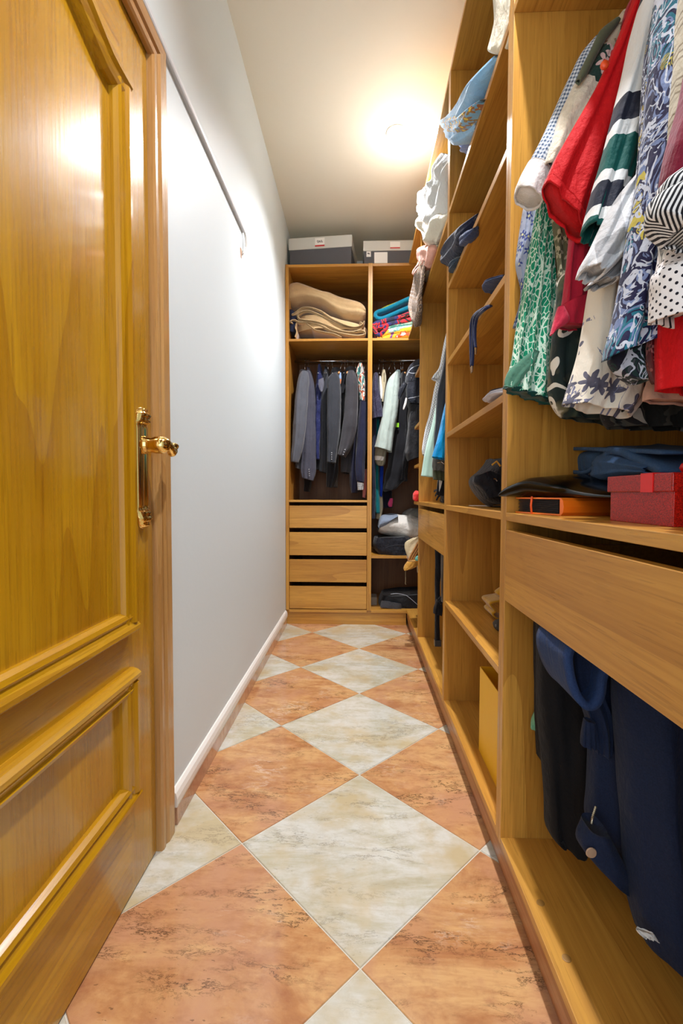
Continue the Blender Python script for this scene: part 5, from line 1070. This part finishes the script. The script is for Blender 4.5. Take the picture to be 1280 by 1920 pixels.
HW = plain('beech_wood', srgb(196, 140, 84), .45)
ORD = ['first', 'second', 'third', 'fourth', 'fifth', 'sixth', 'seventh', 'eighth', 'ninth', 'tenth']; CNT = {}
def hanger(px, Y=3.44, wood=True, px2=None, plastic=None):
    p = atY(px, 676, 3.44); q = atY(px2 or px, 698, Y)
    t = thing('hanger', ['thin metal clothes hanger on the wardrobe rail', 'wooden clothes hanger with metal hook on the wardrobe rail'][wood] if not plastic else 'thin metal clothes hanger on the wardrobe rail', 'hanger', p, 'wooden hangers on the wardrobe rail' if wood else 'metal hangers on the wardrobe rail')
    ky = (wood, px > 692); CNT[ky] = CNT.get(ky, 0) + 1
    t['label'] = '%s %s hanger from the left on the %s wardrobe rail' % (ORD[CNT[ky] - 1], 'wooden' if wood else 'thin metal', 'right-hand' if px > 692 else 'left-hand')
    rz = 1.878; c = Vector((p.x, 3.44, rz)); pts = [c + Vector((.003, .013 * math.cos(a), .013 * math.sin(a))) for a in [R(-40 + 25 * k) for k in range(10)]]
    pts = [Vector((q.x, q.y, q.z + .012))] + [Vector((p.x + (q.x - p.x) * .4, (3.44 + Y) / 2 - .006, rz - .045)), c + Vector((.003, .004, -.022))] + pts
    MB().tube(cr(pts, 30), .0030, 6).build('hook', STEEL, t, smooth=True)
    m = HW if wood else STEEL; wid = .008 if wood else .003
    arm = [q + Vector((0, s * .19, -.075 + .02)) for s in (-1,)] + [q + Vector((0, -.07, -.012)), q + Vector((0, 0, .014)), q + Vector((0, .07, -.012)), q + Vector((0, .19, -.055))]
    MB().tube(cr(arm, 24), [wid] * 24, 8).build('arms', m, t, smooth=True)
for px, wd2, px2 in ((571, 1, 572), (577, 1, 579), (600, 0, 600), (611, 0, 612), (615, 0, 615), (622, 0, 626), (640, 1, 637), (646, 0, 646), (651, 1, 652), (661, 1, 660), (666, 0, 667), (675, 0, 675), (683, 0, 682), (710, 0, 709), (718, 0, 718), (732, 0, 728), (738, 0, 741), (750, 0, 752), (755, 1, 754)): hanger(px, 3.44, bool(wd2), px2)

# ------------------------------------------------------------------ right bay of the wardrobe
t = sb('blouse', 'navy sequinned short-sleeved blouse, first in the right wardrobe bay', 'blouse')
SEQ = NT('navy_sequin', .6); v = SEQ.obj(); sq = SEQ.m_('GREATER_THAN', SEQ.noise(v, 260, 1), .70); SEQ.col(SEQ.mix(sq, srgb(34, 30, 58), srgb(130, 126, 160))); SEQ = SEQ.cloth(.1, .5)
piece(t, 'sleeve', SEQ, [((700, 702), (708, 702)), ((697, 722), (710, 724)), ((696, 745), (714, 750)), ((696, 770), (718, 776)), ((697, 786), (719, 783))], 3.24, .12, seed=140)
piece(t, 'body', NAVY, [((698, 780), (706, 780)), ((697, 860), (704, 860)), ((697, 950), (703, 950)), ((697, 972), (703, 972))], 3.30, .10, seed=141)
t = sb('dress', 'teal dress hanging low beside the wardrobe centre panel', 'dress')
piece(t, 'body', fabric('teal_cotton', srgb(0, 116, 122)), [((704, 712), (716, 712)), ((702, 770), (712, 772)), ((703, 830), (712, 832)), ((702, 868), (710, 868)), ((702, 920), (711, 920)), ((703, 962), (712, 962))], 3.36, .12, seed=142)
t = sb('dress', 'bright royal blue garment strip beside the teal dress', 'dress')
piece(t, 'body', fabric('royal_blue', srgb(18, 62, 186)), [((711, 860), (719, 862)), ((711, 900), (718, 900)), ((711, 930), (716, 932))], 3.38, .06, seed=143, N=20, M=20)
t = sb('blouse', 'beige narrow blouse with white edges behind the sequinned sleeve', 'blouse')
piece(t, 'body', fabric('beige_linen', srgb(206, 192, 158)), [((716, 696), (722, 696)), ((714, 716), (724, 716)), ((714, 740), (720, 742)), ((714, 755), (718, 756))], 3.34, .10, seed=144, N=26)
piece(t, 'white_edge', WHITE_COTTON, [((710, 706), (714, 706)), ((711, 730), (717, 732)), ((713, 748), (716, 750))], 3.30, .04, seed=145, N=16, M=16)
piece(t, 'hem', fabric('beige_linen', srgb(206, 192, 158)), [((708, 920), (716, 920)), ((706, 950), (718, 952)), ((704, 972), (713, 974))], 3.40, .06, seed=146, N=16, M=20)
t = sb('jacket', 'pale mint grey jacket with a wide open cuff in the right wardrobe bay', 'jacket')
PMINT = wool('pale_mint_wool', srgb(178, 192, 184), .93)
piece(t, 'sleeve', PMINT, [((738, 701), (748, 700)), ((728, 712), (749, 713)), ((721, 738), (748, 742)), ((717, 770), (745, 776)), ((711, 800), (740, 808)), ((705, 826), (736, 834)), ((702, 838), (734, 848))], 3.22, .13, seed=147, wr=.004, p=.8)
piece(t, 'collar', fabric('grey_mint_collar', srgb(104, 116, 116)), [((743, 694), (750, 695)), ((738, 702), (750, 706)), ((746, 708), (750, 710))], 3.27, .05, seed=148, N=14, M=20)
piece(t, 'body', PMINT, [((736, 704), (748, 704)), ((728, 740), (748, 740)), ((722, 800), (742, 800)), ((718, 836), (738, 838))], 3.46, .28, seed=149)
t = sb('shirt', 'taupe shirt with a white turned cuff below the mint jacket sleeve', 'shirt')
piece(t, 'sleeve', fabric('taupe_cotton', srgb(150, 144, 124)), [((704, 832), (728, 838)), ((702, 850), (724, 852)), ((703, 866), (722, 868)), ((708, 873), (718, 874))], 3.27, .09, seed=150, N=22)
piece(t, 'cuff', WHITE_COTTON, [((702, 855), (721, 857)), ((702, 863), (720, 865))], 3.265, .096, seed=150, N=8)
t = sb('coat', 'long black coat with a lime label in the right wardrobe bay', 'coat')
piece(t, 'body', BLKW, [((750, 704), (760, 702)), ((746, 740), (766, 740)), ((740, 790), (766, 790)), ((732, 840), (764, 842)), ((722, 890), (762, 892)), ((717, 916), (752, 906)), ((722, 922), (742, 916))], 3.36, .22, seed=151, wr=.010, N=50)
piece(t, 'sleeve', fabric('black_quilt', srgb(30, 30, 34), wr=.9), [((762, 720), (780, 720)), ((758, 780), (776, 784)), ((754, 840), (768, 844)), ((750, 880), (764, 884)), ((748, 900), (763, 902))], 3.30, .10, seed=152, wr=.008)
box('lime_label', atY(741.5, 801, 3.236), atY(747.5, 793, 3.240), plain('lime_label', srgb(150, 220, 20), .5), t, 0, label='lime green label')
t = sb('trousers', 'black trousers end with pink sock below the black coat', 'trousers')
piece(t, 'leg', wool('midnight_wool', srgb(24, 24, 40)), [((718, 905), (735, 905)), ((717, 935), (734, 935)), ((717, 952), (736, 952))], 3.44, .10, seed=153, N=18)
piece(t, 'pink_cloth', fabric('pink_cloth', srgb(214, 70, 120)), [((731, 934), (736, 934)), ((727, 944), (736, 942)), ((729, 950), (734, 950))], 3.36, .04, seed=154, N=14, M=18)
t = thing('backpack', 'black backpack with silver piping hanging in the wardrobe corner', 'bag', (.40, 3.1, 1.5))
NYL = fabric('black_nylon_pack', srgb(34, 38, 48), srgb(22, 25, 34), rough=.45, wr=.8)
piece(t, 'body', NYL, [((774, 681), (796, 680)), ((764, 692), (804, 692)), ((760, 712), (806, 712)), ((760, 735), (806, 735)), ((761, 755), (806, 757)), ((766, 768), (804, 770))], 3.10, .20, seed=155, wr=.008, p=.75)
piece(t, 'front_pocket', NYL, [((764, 716), (800, 714)), ((762, 730), (802, 730)), ((763, 748), (802, 750)), ((768, 756), (800, 758))], 2.99, .05, seed=156, N=26)
pip = plain('silver_piping', srgb(170, 176, 186), .35)
MB().tube(cr([atY(x, y, 2.985) for x, y in ((762, 706), (768, 694), (780, 686), (796, 683))], 18), .0026, 6).build('piping', pip, t, smooth=True)
MB().tube(cr([atY(x, y, 2.97) for x, y in ((765, 698), (776, 700), (796, 694))], 14), .0022, 6).build('zip', pip, t, smooth=True)
MB().tube(cr([atY(x, y, 2.955) for x, y in ((765, 747), (776, 745), (796, 740))], 14), .0018, 6).build('zip', pip, t, smooth=True)
piece(t, 'strap', NYL, [((757, 716), (763, 722)), ((749, 728), (758, 734)), ((746, 738), (752, 744)), ((746, 746), (750, 750))], 3.0, .03, seed=157, N=20, M=20)
piece(t, 'side_label', WHITE_COTTON, [((760, 746), (763, 746)), ((757, 758), (761, 760)), ((755, 768), (757, 769))], 3.0, .012, seed=158, N=12, M=14)
t = thing('jacket', 'soft black fleece bundled beneath the backpack in the corner', 'jacket', (.4, 3.1, 1.3))
piece(t, 'body', fabric('black_fleece', srgb(30, 30, 33), wr=.8), [((766, 762), (806, 764)), ((764, 790), (806, 790)), ((762, 830), (806, 830)), ((760, 850), (804, 846)), ((764, 864), (800, 852))], 3.06, .16, seed=159, wr=.010)
RED_C = fabric('coral_red_cloth', srgb(232, 60, 56), wr=.8)
t = thing('cloth', 'bright coral red cloth on the corner unit shelf', 'cloth', (.38, 2.8, .857)); blob((.362, 2.80, .888), (.035, .05, .030), .7, .010, 22, 9, 30, 18, flat=.8565).build('fold', RED_C, t, smooth=True)
t = thing('cloth', 'grey folded cloth behind the white pillow', 'cloth', (.42, 3.5, .6)); blob((.46, 3.50, .66), (.14, .12, .14), .6, .012, 10, 10, 36, 20, flat=.4785).build('fold', fabric('grey_fold', srgb(140, 136, 128), wr=.7), t, smooth=True)
t = thing('pillow', 'white rolled pillow with a grey-blue end on the right wardrobe shelf', 'pillow', (.3, 3.36, .6))
piece(t, 'cover', fabric('pillow_white', srgb(226, 222, 214), srgb(206, 200, 190), wr=.6), [((709, 985), (709.5, 992)), ((714, 968), (710, 998)), ((735, 963), (728, 1003)), ((760, 966), (760, 1010)), ((785, 972), (780, 1010)), ((815, 978), (810, 1008))], 3.38, .30, seed=160, fold=(.004, 2), wr=.008, p=.7, hem=False)
piece(t, 'grey_end', fabric('pillow_grey_blue', srgb(134, 146, 164), wr=.5), [((708, 986), (709, 991)), ((713, 967.5), (710, 992)), ((730, 963), (721, 985)), ((742, 963.5), (732, 972)), ((744, 964), (742, 966))], 3.365, .30, seed=160, fold=(.004, 2), wr=.008, p=.7, hem=False, N=24)
t = thing('garment_bag', 'black nylon garment bag folded flat under the white pillow', 'bag', (.26, 3.35, .478))
piece(t, 'body', fabric('black_glossy_nylon', srgb(34, 36, 46), srgb(20, 21, 28), rough=.3, wr=1.0), [((702, 1006), (764, 1002)), ((699, 1015), (772, 1014)), ((700, 1026), (778, 1027)), ((708, 1036), (780, 1037)), ((714, 1040.5), (778, 1041))], 3.36, .36, seed=161, wr=.012, p=.6)
MB().tube(cr([atY(x, y, 3.172) for x, y in ((722, 1028), (732, 1024), (745, 1022), (760, 1022))], 14), .003, 6).build('seam', NYL, t, smooth=True)
t = thing('shopping_bag', 'black shopping bag with grey panel on the wardrobe floor', 'bag', (.27, 3.35, .103))
piece(t, 'body', fabric('black_card', srgb(34, 35, 38), srgb(22, 23, 26), rough=.4, wr=.6), [((716, 1111), (800, 1106)), ((711, 1122), (806, 1122)), ((709, 1134), (806, 1134)), ((710, 1143.5), (806, 1144))], 3.36, .30, seed=162, wr=.006, p=.35)
piece(t, 'grey_panel', fabric('grey_panel_card', srgb(72, 74, 80), rough=.4), [((715, 1126), (752, 1132)), ((713, 1133), (753, 1139)), ((712, 1139), (752, 1143))], 3.2, .012, seed=163, N=12, M=20)
MB().tube(cr([atY(x, y, 3.185) for x, y in ((732, 1114), (742, 1113), (752, 1114), (762, 1117), (770, 1123), (778, 1130), (786, 1137))], 30), .0018, 6).build('handle_cord', pip, t, smooth=True)
t = thing('box', 'small grey box on the wardrobe floor left of the shopping bag', 'box', (.11, 3.3, .103)); box('carton', (.092, 3.30, .1032), (.135, 3.42, .160), plain('grey_carton', srgb(128, 118, 104), .7), t, .002)
t = thing('shelf_rolls', 'rolls of tan and cream cloth sticking out of the corner shelf', 'cloth', (.36, 2.8, .518)); t['category'] = 'cloth'
TAN = fabric('tan_cloth', srgb(180, 124, 66), srgb(150, 96, 46), wr=.7); CRM2 = fabric('cream_felt', srgb(214, 196, 158), wr=.5)
def roll(nm, px, py, r, m, dx=.25, th=.006, turns=2.2, Y=2.75):
    c = atY(px, py, Y); pts = []
    for k in range(36):
        a = k / 35 * turns * 6.283; rr = r * (1 - .55 * k / 35); pts.append((c.x + .01, c.y + rr * math.cos(a), c.z + rr * math.sin(a)))
    return ribbon(pts, dx, th, 6, 70, int(px), .001, (1, 0, 0)).build(nm, m, t, smooth=True)
roll('cream_roll', 763, 1046, .020, CRM2); roll('cream_roll', 765, 1054, .012, CRM2); roll('tan_roll', 779, 1066, .026, CRM2)
piece(t, 'cream_sheet', CRM2, [((775, 1008), (800, 1004)), ((760, 1016), (794, 1014)), ((758, 1026), (786, 1030)), ((762, 1040), (776, 1044)), ((766, 1050), (772, 1052))], 2.74, .03, seed=170, N=24, M=26)
for k, o_ in enumerate((0, 4, 8)): ribbon([atY(x + o_ * .5, y + o_, 2.71) for x, y in ((794, 1002), (786, 1014), (778, 1028), (770, 1042), (766, 1052))], .12, .008, 6, 30, k, .003).build('tan_sheet', TAN, t, smooth=True)
piece(t, 'mustard_cloth', fabric('mustard_cloth', srgb(200, 146, 62), wr=.8), [((764, 1052), (786, 1050)), ((758, 1060), (782, 1060)), ((756, 1066), (772, 1066)), ((757, 1069), (762, 1069))], 2.69, .05, seed=171, N=20, M=26)
piece(t, 'aqua_corner', fabric('aqua_cloth', srgb(116, 196, 184)), [((779, 1044), (796, 1040)), ((778, 1050), (796, 1048)), ((783, 1054), (796, 1054))], 2.68, .03, seed=172, N=12, M=18)
t = thing('thread', 'thin cream thread dangling below the cloth rolls', 'thread', (.33, 2.72, .4)); MB().tube(cr([atY(x, y, 2.70) for x, y in ((760, 1062), (760, 1075), (760, 1090), (759.5, 1094), (761, 1096))], 16), .0009, 5).build('strand', CRM2, t)
